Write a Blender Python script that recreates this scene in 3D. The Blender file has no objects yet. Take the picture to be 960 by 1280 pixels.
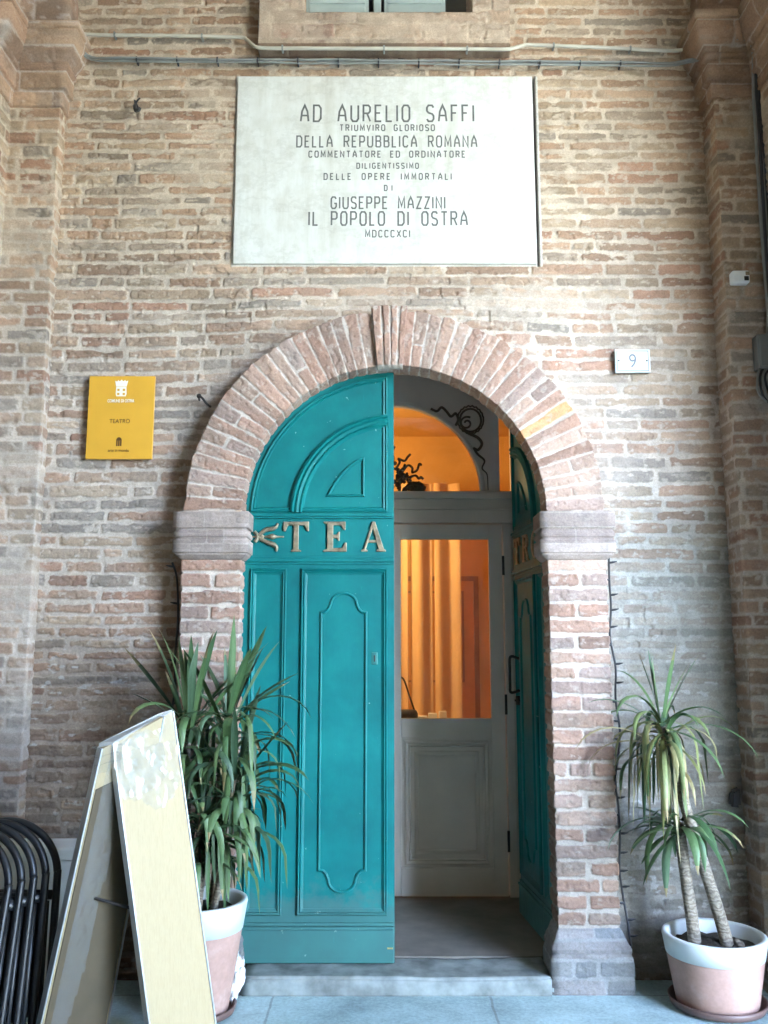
import bpy, bmesh, math, random
import numpy as np
from mathutils import Vector, Matrix
R = math.radians
PI = math.pi
S = bpy.context.scene
COL = S.collection

# ------------------------------------------------------------------ camera, sky, sun, exposure
cam = bpy.data.cameras.new('camera')
cam.sensor_fit = 'VERTICAL'; cam.sensor_height = 24.0; cam.lens = 24.0 * 1100 / 1280
cam.clip_start = 0.05; cam.clip_end = 500
co = bpy.data.objects.new('camera', cam); COL.objects.link(co)
co.location = (0, -4.3, 1.55)
co.rotation_euler = (R(90) + math.atan(1100 / 7200), 0, 0)
S.camera = co

SUN_EL, SUN_AZ = 66, 150          # azimuth clockwise from +Y
w = bpy.data.worlds.new('World'); S.world = w; w.use_nodes = True
nt = w.node_tree
bg = nt.nodes['Background']
sky = nt.nodes.new('ShaderNodeTexSky'); sky.sky_type = 'NISHITA'; sky.sun_disc = False; sky.ozone_density = 3.0
sky.sun_elevation = R(SUN_EL); sky.sun_rotation = R(SUN_AZ)
nt.links.new(sky.outputs[0], bg.inputs['Color']); bg.inputs['Strength'].default_value = 0.15
sl = bpy.data.lights.new('sun', 'SUN'); sl.energy = 2.0; sl.angle = R(0.5); sl.color = (1, .94, .86)
so = bpy.data.objects.new('sun', sl); COL.objects.link(so)
sd = Vector((math.sin(R(SUN_AZ)) * math.cos(R(SUN_EL)), math.cos(R(SUN_AZ)) * math.cos(R(SUN_EL)), math.sin(R(SUN_EL))))
so.rotation_euler = sd.to_track_quat('Z', 'Y').to_euler()
so.location = (3, -8, 12)
S.view_settings.view_transform = 'Standard'; S.view_settings.look = 'None'
S.view_settings.exposure = 5.95; S.view_settings.gamma = 1
S.view_settings.use_curve_mapping = False
S.render.engine = 'CYCLES'
S.cycles.use_denoising = True; S.cycles.use_adaptive_sampling = False
S.cycles.max_bounces = 8; S.cycles.diffuse_bounces = 5; S.cycles.transparent_max_bounces = 16
S.cycles.caustics_reflective = False; S.cycles.caustics_refractive = False

# ------------------------------------------------------------------ helpers
OFF = {}

def thing(name, label, cat, loc, rotz=0, group=None, local=False):
    o = bpy.data.objects.new(name, None); COL.objects.link(o)
    o.empty_display_size = .1
    o.location = loc; o.rotation_euler = (0, 0, rotz)
    o['label'] = label; o['category'] = cat
    if group: o['group'] = group
    OFF[o.name] = Vector((0, 0, 0)) if local else Vector(loc)
    return o

def tag(o, label, cat, group=None):
    o['label'] = label; o['category'] = cat
    if group: o['group'] = group
    return o

def link(name, me, mat, parent=None, smooth=False, label=None):
    o = bpy.data.objects.new(name, me); COL.objects.link(o)
    if mat is not None: me.materials.append(mat)
    if smooth:
        me.polygons.foreach_set('use_smooth', np.ones(len(me.polygons), dtype=bool))
    if parent is not None:
        off = OFF[parent.name]
        if off.length > 0: me.transform(Matrix.Translation(-off))
        o.parent = parent; OFF[o.name] = off
    else:
        n = len(me.vertices); a = np.empty(n * 3, np.float32); me.vertices.foreach_get('co', a)
        a = a.reshape(-1, 3); lo, hi = a.min(0), a.max(0)
        b = Vector(((lo[0] + hi[0]) / 2, (lo[1] + hi[1]) / 2, lo[2]))
        me.transform(Matrix.Translation(-b)); o.location = b; OFF[o.name] = b
    if label: o['label'] = label
    return o

def obj(name, bm, mat, parent=None, smooth=False, label=None, recalc=True):
    if recalc: bmesh.ops.recalc_face_normals(bm, faces=bm.faces[:])
    me = bpy.data.meshes.new(name); bm.to_mesh(me); bm.free()
    return link(name, me, mat, parent, smooth, label)

def auto_smooth(o, ang=40):
    me = o.data
    me.polygons.foreach_set('use_smooth', np.ones(len(me.polygons), dtype=bool))
    me.set_sharp_from_angle(angle=R(ang))
    return o

def box(bm, x0, x1, y0, y1, z0, z1, bev=0.0, seg=2):
    vs = [bm.verts.new((x, y, z)) for z in (z0, z1) for y in (y0, y1) for x in (x0, x1)]
    fs = [(0, 2, 3, 1), (4, 5, 7, 6), (0, 1, 5, 4), (2, 6, 7, 3), (0, 4, 6, 2), (1, 3, 7, 5)]
    faces = [bm.faces.new([vs[i] for i in f]) for f in fs]
    if bev > 0:
        es = list({e for f in faces for e in f.edges})
        bmesh.ops.bevel(bm, geom=es, offset=bev, segments=seg, affect='EDGES', profile=.5)
    return vs

def solid(bm, pts8):
    vs = [bm.verts.new(p) for p in pts8]   # bottom 4 then top 4, both loops in the same order
    for f in [(0, 1, 2, 3), (4, 5, 6, 7), (0, 1, 5, 4), (1, 2, 6, 5), (2, 3, 7, 6), (3, 0, 4, 7)]:
        bm.faces.new([vs[i] for i in f])
    return vs

def tube(bm, pts, rad, seg=10, cap=True):
    pts = [Vector(p) for p in pts]
    n = len(pts)
    rads = rad if isinstance(rad, (list, tuple)) else [rad] * n
    rings = []; prevn = None
    for i, p in enumerate(pts):
        t = (pts[min(i + 1, n - 1)] - pts[max(i - 1, 0)])
        if t.length < 1e-9: t = Vector((0, 0, 1))
        t.normalize()
        if prevn is None:
            a = Vector((0, 0, 1)) if abs(t.z) < .9 else Vector((1, 0, 0))
            nn = t.cross(a).normalized()
        else:
            nn = (prevn - t * prevn.dot(t))
            nn = nn.normalized() if nn.length > 1e-6 else t.orthogonal().normalized()
        prevn = nn; b = t.cross(nn)
        rings.append([bm.verts.new(p + (nn * math.cos(2 * PI * k / seg) + b * math.sin(2 * PI * k / seg)) * rads[i]) for k in range(seg)])
    for i in range(n - 1):
        for k in range(seg):
            bm.faces.new((rings[i][k], rings[i][(k + 1) % seg], rings[i + 1][(k + 1) % seg], rings[i + 1][k]))
    if cap:
        bm.faces.new(rings[0][::-1]); bm.faces.new(rings[-1])

def lathe(bm, prof, c, seg=40, wob=None):
    rings = []
    for (r, z) in prof:
        if r < 1e-5:
            rings.append([bm.verts.new((c[0], c[1], z))]); continue
        rings.append([bm.verts.new((c[0] + r * math.cos(2 * PI * k / seg), c[1] + r * math.sin(2 * PI * k / seg), z)) for k in range(seg)])
    for a, b in zip(rings[:-1], rings[1:]):
        for k in range(seg):
            k2 = (k + 1) % seg
            if len(a) == 1 and len(b) == 1: continue
            if len(a) == 1: bm.faces.new((a[0], b[k2], b[k]))
            elif len(b) == 1: bm.faces.new((a[k], a[k2], b[0]))
            else: bm.faces.new((a[k], a[k2], b[k2], b[k]))

def catmull(pts, n=8):
    pts = [Vector(p) for p in pts]
    P = [pts[0] * 2 - pts[1]] + pts + [pts[-1] * 2 - pts[-2]]
    out = []
    for i in range(1, len(P) - 2):
        for k in range(n):
            t = k / n
            out.append(.5 * ((2 * P[i]) + (P[i + 1] - P[i - 1]) * t + (2 * P[i - 1] - 5 * P[i] + 4 * P[i + 1] - P[i + 2]) * t * t + (3 * P[i] - P[i - 1] - 3 * P[i + 1] + P[i + 2]) * t ** 3))
    out.append(pts[-1].copy())
    return out

def prism_xz(bm, poly, y0, y1):
    """polygon in x,z extruded from y0 (front) to y1"""
    a = [bm.verts.new((x, y0, z)) for x, z in poly]
    b = [bm.verts.new((x, y1, z)) for x, z in poly]
    bm.faces.new(a); bm.faces.new(b[::-1])
    n = len(a)
    for i in range(n): bm.faces.new((a[i], b[i], b[(i + 1) % n], a[(i + 1) % n]))

def sweep_xz(bm, path, closed, prof, y):
    """a moulding: profile [(inward offset, height towards -y)] swept with mitres along a path in x,z lying on the plane y"""
    n = len(path); P = [Vector(p) for p in path]
    mit = []
    for i in range(n):
        if closed or 0 < i < n - 1:
            d0 = (P[i] - P[i - 1]).normalized(); d1 = (P[(i + 1) % n] - P[i]).normalized()
        elif i == 0: d0 = d1 = (P[1] - P[0]).normalized()
        else: d0 = d1 = (P[-1] - P[-2]).normalized()
        n0 = Vector((-d0.y, d0.x)); n1 = Vector((-d1.y, d1.x))
        m = n0 + n1
        if m.length < 1e-6: m = n0.copy()
        m.normalize(); m /= max(.35, m.dot(n0)); mit.append(m)
    rings = [[bm.verts.new((P[i].x + mit[i].x * o, y - h, P[i].y + mit[i].y * o)) for o, h in prof] for i in range(n)]
    k = len(prof)
    for i in range(n if closed else n - 1):
        a, b = rings[i], rings[(i + 1) % n]
        for j in range(k - 1): bm.faces.new((a[j], a[j + 1], b[j + 1], b[j]))
    if not closed:
        bm.faces.new(rings[0]); bm.faces.new(rings[-1][::-1])

def rect(x0, z0, x1, z1): return [(x0, z0), (x1, z0), (x1, z1), (x0, z1)]

# ------------------------------------------------------------------ numpy noise
def _h(ix, iy, seed):
    v = (ix.astype(np.int64) * 374761393 + iy.astype(np.int64) * 668265263 + seed * 2147483647) & 0xffffffff
    v = ((v ^ (v >> 13)) * 1274126177) & 0xffffffff
    v = ((v ^ (v >> 16)) * 2246822519) & 0xffffffff
    return ((v ^ (v >> 15)) & 0xffffff).astype(np.float32) / float(0xffffff)

def vn(x, y, seed=0):
    ix = np.floor(x); iy = np.floor(y)
    fx = (x - ix).astype(np.float32); fy = (y - iy).astype(np.float32)
    fx = fx * fx * (3 - 2 * fx); fy = fy * fy * (3 - 2 * fy)
    a = _h(ix, iy, seed); b = _h(ix + 1, iy, seed); c = _h(ix, iy + 1, seed); d = _h(ix + 1, iy + 1, seed)
    return (a * (1 - fx) + b * fx) * (1 - fy) + (c * (1 - fx) + d * fx) * fy

def fbm(x, y, seed=0, octs=3):
    s = 0; a = .5; t = 0
    for o in range(octs):
        s = s + a * vn(x * 2 ** o + 17.3 * o, y * 2 ** o + 5.1 * o, seed + o * 7); t += a; a *= .5
    return s / t

def ss(a, b, x):
    t = np.clip((x - a) / (b - a), 0, 1)
    return t * t * (3 - 2 * t)

PAL = np.array([(.37, .265, .205), (.39, .295, .23), (.345, .245, .19), (.37, .305, .245), (.33, .28, .24),
                (.34, .22, .17), (.40, .32, .25), (.36, .26, .20), (.295, .265, .24), (.41, .315, .25)], np.float32) * np.array((1.06, 1.0, .97), np.float32)
MORTAR = np.array((.53, .45, .39), np.float32)

class Bricks:
    def __init__(s, seed, v0, v1, u0, u1, ch=(.062, .09), bl=(.15, .36), joint=(.010, .020), heads=None, pal=PAL, special=None,
                 mortar=MORTAR, smear=None, erode=.005, depth=.012, wob=.006, smear_amt=.0, flake=.7):
        s.flake = flake
        rnd = random.Random(seed); s.seed = seed
        b = [v0]
        while b[-1] < v1: b.append(b[-1] + rnd.uniform(*ch))
        s.b = np.array(b, np.float32); s.u0, s.u1 = u0, u1
        s.hj = []
        for i in range(len(b)):
            if heads: s.hj.append(np.array([u0 - .3] + list(heads(i, rnd)) + [u1 + .3], np.float32)); continue
            x = u0 - rnd.uniform(0, .3); l = [x]
            while x < u1 + .1:
                x += rnd.uniform(*bl) if rnd.random() < .75 else rnd.uniform(bl[0] * .6, bl[0] * 1.1)
                l.append(x)
            s.hj.append(np.array(l, np.float32))
        s.joint = joint; s.pal = pal; s.special = special or {}; s.mortar = mortar; s.smear = smear
        s.erode, s.depth, s.wob, s.smear_amt = erode, depth, wob, smear_amt

    def eval(s, U, V):
        sh = U.shape; U = U.ravel().astype(np.float32); V = V.ravel().astype(np.float32); sd = s.seed
        Vw = V + s.wob * (vn(U * 2.2, V * 3, sd + 1) - .5) * 2 + s.wob * .7 * (vn(U * 9, V * 12, sd + 2) - .5)
        Uw = U + s.wob * .6 * (vn(U * 8, V * 14, sd + 3) - .5) * 2
        ci = np.clip(np.searchsorted(s.b, Vw, 'right') - 1, 0, len(s.b) - 2)
        lo = s.b[ci]; hi = s.b[ci + 1]
        dy = np.minimum(Vw - lo, hi - Vw)
        dx = np.zeros_like(U); bi = np.zeros(U.shape, np.int64)
        for c in np.unique(ci):
            m = ci == c; j = s.hj[c]; k = np.clip(np.searchsorted(j, Uw[m], 'right') - 1, 0, len(j) - 2)
            dx[m] = np.minimum(Uw[m] - j[k], j[k + 1] - Uw[m]); bi[m] = k
        r = lambda q: _h(ci + 0., bi + 0., sd + 50 + q)
        jw = s.joint[0] + (s.joint[1] - s.joint[0]) * (.65 * r(1) + .35 * vn(U * 3, V * 5, sd + 9))
        ax = dx - jw * .5; ay = dy - jw * .5; q = .012
        bx = np.minimum(ax - q, 0); by = np.minimum(ay - q, 0)
        d = np.minimum(np.minimum(ax, ay), q - np.sqrt(bx * bx + by * by))
        er = fbm(U * 38, V * 55, sd + 11, 3) - .5
        d = d + s.erode * 2.2 * er - s.erode * 1.6 * ss(.6, .85, vn(U * 13, V * 17, sd + 12))
        sm = fbm(U * 2.1, V * 3.3, sd + 21, 4)
        cover = ss(.60, .70, sm + .12 * (fbm(U * 26, V * 40, sd + 23, 3) - .5) * 2 + s.smear_amt)
        if s.smear is not None: cover = np.clip(np.maximum(cover, 0) + s.smear(U, V), 0, 1)
        m = ss(-.0006, .0032, d)                     # 1 on brick
        mort_lvl = -.55 * s.depth + .8 * s.depth * (sm - .5) + .004 * (fbm(U * 45, V * 45, sd + 31, 2) - .5)
        brick_lvl = s.depth * (.15 + .85 * r(2)) * .5 + .006 * (fbm(U * 20, V * 30, sd + 32, 4) - .5) - .004 * ss(.62, .8, vn(U * 60, V * 70, sd + 33))
        rough_edge = s.depth * .3 * (1 - ss(.001, .008, d))
        h = mort_lvl * (1 - m) + (brick_lvl - rough_edge) * m
        h = h * (1 - .65 * cover) + cover * (.0015 + .004 * (fbm(U * 22, V * 30, sd + 35, 3) - .5))
        pick = (r(3) * len(s.pal) * .9999).astype(int)
        bc = s.pal[pick] * (.80 + .36 * r(4))[:, None]
        for key, colr in s.special.items():
            mm = (ci == key[0]) & (bi == key[1]); bc[mm] = np.array(colr, np.float32)
        bc = bc * (.78 + .44 * fbm(U * 11, V * 30, sd + 41, 4))[:, None]
        dirt = ss(.55, .75, fbm(U * 5, V * 9, sd + 43, 3))[:, None]
        bc = bc * (1 - .28 * dirt) + np.array((.20, .19, .17), np.float32) * .28 * dirt
        mc = s.mortar[None] * (.74 + .5 * fbm(U * 16, V * 22, sd + 45, 3))[:, None]
        flake = ss(.66, .72, fbm(U * 30, V * 48, sd + 47, 3))
        k = m * (1 - .62 * cover) * (1 - s.flake * flake)
        c = mc * (1 - k[:, None]) + bc * k[:, None]
        hole = ss(.79, .83, vn(U * 24, V * 34, sd + 61)) * ss(.5, .6, vn(U * 3, V * 3, sd + 62))
        h = h - .007 * hole * (s.flake > .5)
        return h.reshape(sh), c.reshape(sh + (3,))

def grid_mesh(name, P, C, mat, parent=None, keep=None, flip=False, close_u=False):
    n, m = P.shape[:2]
    i = np.arange((n - 1) * (m - 1)).reshape(n - 1, m - 1)
    base = (np.arange(n - 1)[:, None] * m + np.arange(m - 1)[None, :])
    q = np.stack([base, base + 1, base + m + 1, base + m], -1)
    if flip: q = q[..., ::-1]
    q = q[keep] if keep is not None else q.reshape(-1, 4)
    used = np.zeros(n * m, bool); used[q.ravel()] = True
    rm = np.cumsum(used) - 1
    q = rm[q].astype(np.int32)
    v = P.reshape(-1, 3)[used].astype(np.float32); c = C.reshape(-1, 3)[used].astype(np.float32)
    me = bpy.data.meshes.new(name)
    me.vertices.add(len(v)); me.vertices.foreach_set('co', v.ravel())
    me.loops.add(q.size); me.loops.foreach_set('vertex_index', q.ravel())
    me.polygons.add(len(q)); me.polygons.foreach_set('loop_start', np.arange(0, q.size, 4, dtype=np.int32))
    a = me.attributes.new('Col', 'FLOAT_COLOR', 'POINT')
    a.data.foreach_set('color', np.concatenate([c, np.ones((len(c), 1), np.float32)], 1).ravel())
    me.update(calc_edges=True); me.validate()
    return link(name, me, mat, parent, smooth=True)

def sample_path(pts, step, closed=False):
    """polyline in a plane -> positions, mitred left normals, arclength"""
    P = [np.array(p, float) for p in pts]
    pos = []; nor = []; u = []; acc = 0
    for i in range(len(P) - 1):
        d = P[i + 1] - P[i]; L = np.linalg.norm(d); t = d / L; nn = np.array((-t[1], t[0]))
        k = max(1, int(round(L / step)))
        for j in range(k + (1 if i == len(P) - 2 else 0)):
            pos.append(P[i] + d * j / k); u.append(acc + L * j / k)
            if j == 0 and i > 0:
                d0 = P[i] - P[i - 1]; t0 = d0 / np.linalg.norm(d0); n0 = np.array((-t0[1], t0[0]))
                m = n0 + nn; m /= np.linalg.norm(m); m /= max(.4, m.dot(nn)); nor.append(m)
            else: nor.append(nn)
        acc += L
    return np.array(pos), np.array(nor), np.array(u)

def profile_surface(name, plan, prof, bricks, mat, parent, step=.006, sign=1, tint=None, soft=.0):
    """plan: polyline x,y ; prof: polyline (offset, z). Brick relief pushed along the plan normal."""
    pos, nor, u = sample_path(plan, step); nor = nor * sign
    pz, _, v = sample_path(prof, step)
    U, V = np.meshgrid(u, pz[:, 1])
    h, c = bricks.eval(U, V)
    if soft: h = h * soft
    o = pz[:, 0][:, None] + h
    P = np.zeros(U.shape + (3,))
    P[..., 0] = pos[:, 0][None] + nor[:, 0][None] * o
    P[..., 1] = pos[:, 1][None] + nor[:, 1][None] * o
    P[..., 2] = pz[:, 1][:, None] + 0 * U
    if tint is not None: c = c * tint(U, V)
    return grid_mesh(name, P, c, mat, parent)

# ------------------------------------------------------------------ materials
class M:
    def __init__(s, name):
        s.m = bpy.data.materials.new(name); s.m.use_nodes = True; s.t = s.m.node_tree
        s.p = s.t.nodes['Principled BSDF']; s.o = s.t.nodes['Material Output']
    def n(s, typ, **kw):
        x = s.t.nodes.new(typ)
        for k, v in kw.items():
            if k.startswith('i_'): x.inputs[k[2:].replace('_', ' ')].default_value = v
            else: setattr(x, k, v)
        return x
    def l(s, a, b): s.t.links.new(a, b)
    def coord(s, scale=(1, 1, 1)):
        tc = s.n('ShaderNodeTexCoord'); mp = s.n('ShaderNodeMapping'); mp.inputs['Scale'].default_value = scale
        s.l(tc.outputs['Object'], mp.inputs['Vector']); return mp.outputs[0]
    def noise(s, scale, detail=4, vec=None, rough=.55):
        x = s.n('ShaderNodeTexNoise'); x.inputs['Scale'].default_value = scale; x.inputs['Detail'].default_value = detail; x.inputs['Roughness'].default_value = rough
        s.l(vec if vec is not None else s.coord(), x.inputs['Vector']); return x.outputs['Fac']
    def ramp(s, fac, stops):
        x = s.n('ShaderNodeValToRGB'); e = x.color_ramp.elements
        while len(e) < len(stops): e.new(.5)
        for i, (p, c) in enumerate(stops):
            e[i].position = p; e[i].color = (*c, 1) if len(c) == 3 else c
        s.l(fac, x.inputs['Fac']); return x.outputs['Color']
    def mixc(s, fac, a, b, mode='MIX'):
        x = s.n('ShaderNodeMix', data_type='RGBA', blend_type=mode)
        for inp, v in ((x.inputs[0], fac), (x.inputs[6], a), (x.inputs[7], b)):
            if hasattr(v, 'is_linked') or isinstance(v, bpy.types.NodeSocket): s.l(v, inp)
            elif isinstance(v, (int, float)): inp.default_value = v
            else: inp.default_value = (*v, 1)
        return x.outputs[2]
    def bump(s, h, strength=.3, dist=.01):
        b = s.n('ShaderNodeBump'); b.inputs['Strength'].default_value = strength; b.inputs['Distance'].default_value = dist
        s.l(h, b.inputs['Height']); s.l(b.outputs[0], s.p.inputs['Normal'])
    def base(s, c):
        if isinstance(c, bpy.types.NodeSocket): s.l(c, s.p.inputs['Base Color'])
        else: s.p.inputs['Base Color'].default_value = (*c, 1)
    def set(s, **kw):
        for k, v in kw.items():
            i = s.p.inputs[k.replace('_', ' ')]
            if isinstance(v, bpy.types.NodeSocket): s.l(v, i)
            else: i.default_value = v
        return s

def simple(name, c, rough=.5, metal=0., var=.12, scale=8, bump=.1, bscale=60, dist=.002, spec=.5):
    m = M(name)
    f = m.noise(scale, 5)
    a = tuple(x * (1 - var) for x in c); b = tuple(min(1, x * (1 + var)) for x in c)
    m.base(m.ramp(f, [(.3, a), (.7, b)]))
    m.set(Roughness=rough, Metallic=metal, Specular_IOR_Level=spec)
    if bump: m.bump(m.noise(bscale, 3), bump, dist)
    return m.m

def m_masonry():
    m = M('old_brick_masonry')
    at = m.n('ShaderNodeAttribute', attribute_name='Col')
    f = m.noise(90, 5, rough=.7); g = m.noise(2.2, 5)
    c = m.mixc(.55, at.outputs['Color'], m.ramp(f, [(.25, (.55, .55, .55)), (.75, (1.3, 1.3, 1.3))]), 'MULTIPLY')
    c = m.mixc(.7, c, m.ramp(m.noise(330, 3, rough=.7), [(.3, (.68, .68, .68)), (.7, (1.22, 1.22, 1.22))]), 'MULTIPLY')
    c = m.mixc(.5, c, m.ramp(g, [(.3, (.78, .77, .75)), (.7, (1.15, 1.14, 1.12))]), 'MULTIPLY')
    m.base(c); m.set(Roughness=.92, Specular_IOR_Level=.2)
    m.bump(m.noise(170, 4, rough=.75), .45, .004)
    return m.m

MAS = m_masonry()

def m_teal():
    m = M('teal_door_paint')
    f = m.noise(2.6, 7, rough=.62); g = m.noise(40, 6, m.coord((3, 3, .35)), .7)
    c = m.ramp(f, [(.28, (.0006, .095, .098)), (.5, (.0006, .135, .132)), (.72, (.004, .180, .168))])
    w = m.ramp(g, [(.60, (0, 0, 0)), (.78, (1, 1, 1))])
    c = m.mixc(w, c, (.006, .19, .18))
    chip = m.ramp(m.noise(24, 5, rough=.65), [(.685, (0, 0, 0)), (.70, (1, 1, 1))])
    c = m.mixc(chip, c, (.20, .36, .33))
    scr = m.ramp(m.noise(60, 3, m.coord((4, 4, .16)), .5), [(.74, (0, 0, 0)), (.77, (1, 1, 1))])
    c = m.mixc(scr, c, (.05, .26, .24))
    # street dirt splashed on the foot of the door, with a ragged edge
    tc = m.n('ShaderNodeTexCoord'); sx = m.n('ShaderNodeSeparateXYZ'); m.l(tc.outputs['Object'], sx.inputs[0])
    ad = m.n('ShaderNodeMath', operation='MULTIPLY_ADD'); m.l(m.noise(14, 6, rough=.7), ad.inputs[0]); ad.inputs[1].default_value = -.5; m.l(sx.outputs['Z'], ad.inputs[2])
    dirt = m.ramp(ad.outputs[0], [(0.0, (.45, .45, .45)), (.0, (.45, .45, .45)), (.10, (0, 0, 0))])
    c = m.mixc(dirt, c, (.085, .125, .115))
    m.base(c); m.set(Roughness=m.ramp(g, [(.3, (.42,) * 3), (.7, (.62,) * 3)]), Specular_IOR_Level=.28)
    h = m.mixc(.5, m.noise(60, 4, m.coord((1, 1, .12))), m.noise(6, 4, m.coord((1, 1, .6))))
    m.bump(h, .3, .003)
    return m.m

def m_marble():
    m = M('white_marble')
    f = m.noise(2.6, 8, rough=.65); g = m.noise(14, 6, m.coord((1, 1, .6)), .7)
    c = m.ramp(f, [(.28, (.56, .53, .465)), (.5, (.65, .63, .575)), (.72, (.70, .69, .64))])
    st = m.ramp(g, [(.3, (.84, .82, .76)), (.6, (1, 1, 1))])
    c = m.mixc(.8, c, st, 'MULTIPLY')
    rain = m.ramp(m.noise(9, 5, m.coord((1, 1, .09)), .65), [(.48, (1, 1, 1)), (.72, (.80, .78, .72))])
    vein = m.ramp(m.noise(1.9, 9, m.coord((1, 1, 1.6)), .7), [(.47, (1, 1, 1)), (.5, (.86, .85, .83)), (.53, (1, 1, 1))])
    m.base(m.mixc(.7, m.mixc(.8, c, rain, 'MULTIPLY'), vein, 'MULTIPLY')); m.set(Roughness=.55, Specular_IOR_Level=.35)
    m.bump(m.noise(50, 5), .12, .003)
    return m.m

def m_wood():
    m = M('pale_wood_laminate')
    f = m.noise(7, 6, m.coord((22, 22, .5)), .6); g = m.noise(40, 4, m.coord((14, 14, .4)))
    c = m.ramp(f, [(.3, (.385, .295, .165)), (.55, (.42, .328, .19)), (.75, (.40, .31, .175))])
    m.base(m.mixc(.35, c, m.ramp(g, [(.35, (.84, .82, .79)), (.65, (1.05, 1.05, 1.05))]), 'MULTIPLY'))
    m.set(Roughness=.45); m.bump(g, .05, .001)
    return m.m

def m_floor():
    m = M('stone_paving')
    br = m.n('ShaderNodeTexBrick'); br.offset = .5
    br.inputs['Scale'].default_value = 1.0; br.inputs['Mortar Size'].default_value = .007
    br.inputs['Brick Width'].default_value = .95; br.inputs['Row Height'].default_value = .48
    br.inputs['Color1'].default_value = (.38, .51, .515, 1); br.inputs['Color2'].default_value = (.43, .55, .55, 1)
    br.inputs['Mortar'].default_value = (.28, .34, .34, 1); br.inputs['Mortar Smooth'].default_value = .5
    wv = m.mixc(.02, m.coord(), m.noise(9, 3))
    m.l(wv, br.inputs['Vector'])
    f = m.noise(2.3, 8, rough=.7); g = m.noise(60, 6, rough=.75); sp = m.noise(140, 2)
    c = m.mixc(.9, br.outputs['Color'], m.ramp(f, [(.30, (.50, .51, .52)), (.5, (.95, .95, .95)), (.70, (1.25, 1.25, 1.25))]), 'MULTIPLY')
    c = m.mixc(.8, c, m.ramp(g, [(.3, (.66, .66, .66)), (.7, (1.22, 1.22, 1.22))]), 'MULTIPLY')
    c = m.mixc(m.ramp(sp, [(.70, (0, 0, 0)), (.76, (1, 1, 1))]), c, (.13, .14, .135))
    st = m.ramp(m.noise(5, 5, rough=.6), [(.60, (0, 0, 0)), (.72, (.55, .55, .55))])
    c = m.mixc(st, c, (.17, .20, .20))
    m.base(c); m.set(Roughness=.66, Specular_IOR_Level=.3); m.bump(g, .4, .004)
    return m.m

def m_glass():
    m = M('window_glass')
    tr = m.n('ShaderNodeBsdfTransparent'); tr.inputs[0].default_value = (.93, .93, .90, 1)
    gl = m.n('ShaderNodeBsdfGlossy'); gl.inputs['Roughness'].default_value = .02
    fr = m.n('ShaderNodeFresnel'); fr.inputs['IOR'].default_value = 1.5
    mx = m.n('ShaderNodeMixShader'); m.l(fr.outputs[0], mx.inputs[0]); m.l(tr.outputs[0], mx.inputs[1]); m.l(gl.outputs[0], mx.inputs[2])
    m.l(mx.outputs[0], m.o.inputs['Surface'])
    return m.m

def m_film():
    m = M('clear_plastic_film')
    tr = m.n('ShaderNodeBsdfTransparent'); tr.inputs[0].default_value = (.97, .98, .98, 1)
    gl = m.n('ShaderNodeBsdfGlossy'); gl.inputs['Roughness'].default_value = .14
    df = m.n('ShaderNodeBsdfTranslucent'); df.inputs[0].default_value = (.85, .88, .9, 1)
    d2 = m.n('ShaderNodeBsdfDiffuse'); d2.inputs[0].default_value = (.8, .83, .85, 1)
    f = m.noise(26, 4, rough=.6)
    fac = m.ramp(f, [(.38, (.07,) * 3), (.72, (.17,) * 3)])
    ml = m.n('ShaderNodeMixShader'); ml.inputs[0].default_value = .6; m.l(df.outputs[0], ml.inputs[1]); m.l(d2.outputs[0], ml.inputs[2])
    m1 = m.n('ShaderNodeMixShader'); m.l(fac, m1.inputs[0]); m.l(tr.outputs[0], m1.inputs[1]); m.l(ml.outputs[0], m1.inputs[2])
    lw = m.n('ShaderNodeLayerWeight'); lw.inputs['Blend'].default_value = .5
    pw = m.n('ShaderNodeMath', operation='POWER'); m.l(lw.outputs['Facing'], pw.inputs[0]); pw.inputs[1].default_value = 3.0
    ma = m.n('ShaderNodeMath', operation='MULTIPLY_ADD'); m.l(pw.outputs[0], ma.inputs[0]); ma.inputs[1].default_value = .45; ma.inputs[2].default_value = .07
    m2 = m.n('ShaderNodeMixShader'); m.l(ma.outputs[0], m2.inputs[0]); m.l(m1.outputs[0], m2.inputs[1]); m.l(gl.outputs[0], m2.inputs[2])
    m.l(m2.outputs[0], m.o.inputs['Surface'])
    b = m.n('ShaderNodeBump'); b.inputs['Strength'].default_value = .12; b.inputs['Distance'].default_value = .01
    m.l(m.noise(11, 4), b.inputs['Height']); m.l(b.outputs[0], gl.inputs['Normal'])
    return m.m

def m_leaf():
    m = M('strap_leaf')
    at = m.n('ShaderNodeAttribute', attribute_name='Col')
    g = m.noise(120, 3, m.coord((1, 1, .2)))
    c = m.mixc(.5, at.outputs['Color'], m.ramp(g, [(.3, (.75, .75, .75)), (.7, (1.2, 1.2, 1.2))]), 'MULTIPLY')
    m.base(c); m.set(Roughness=.5, Specular_IOR_Level=.4); m.bump(g, .3, .002)
    return m.m

def m_terracotta():
    m = M('terracotta')
    f = m.noise(7, 6, rough=.65); g = m.noise(60, 4)
    c = m.ramp(f, [(.3, (.36, .215, .17)), (.55, (.43, .265, .215)), (.75, (.49, .36, .31))])
    m.base(m.mixc(.4, c, m.ramp(g, [(.3, (.8, .8, .8)), (.7, (1.15, 1.15, 1.15))]), 'MULTIPLY')); m.set(Roughness=.75)
    m.bump(g, .1, .002)
    return m.m

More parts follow.
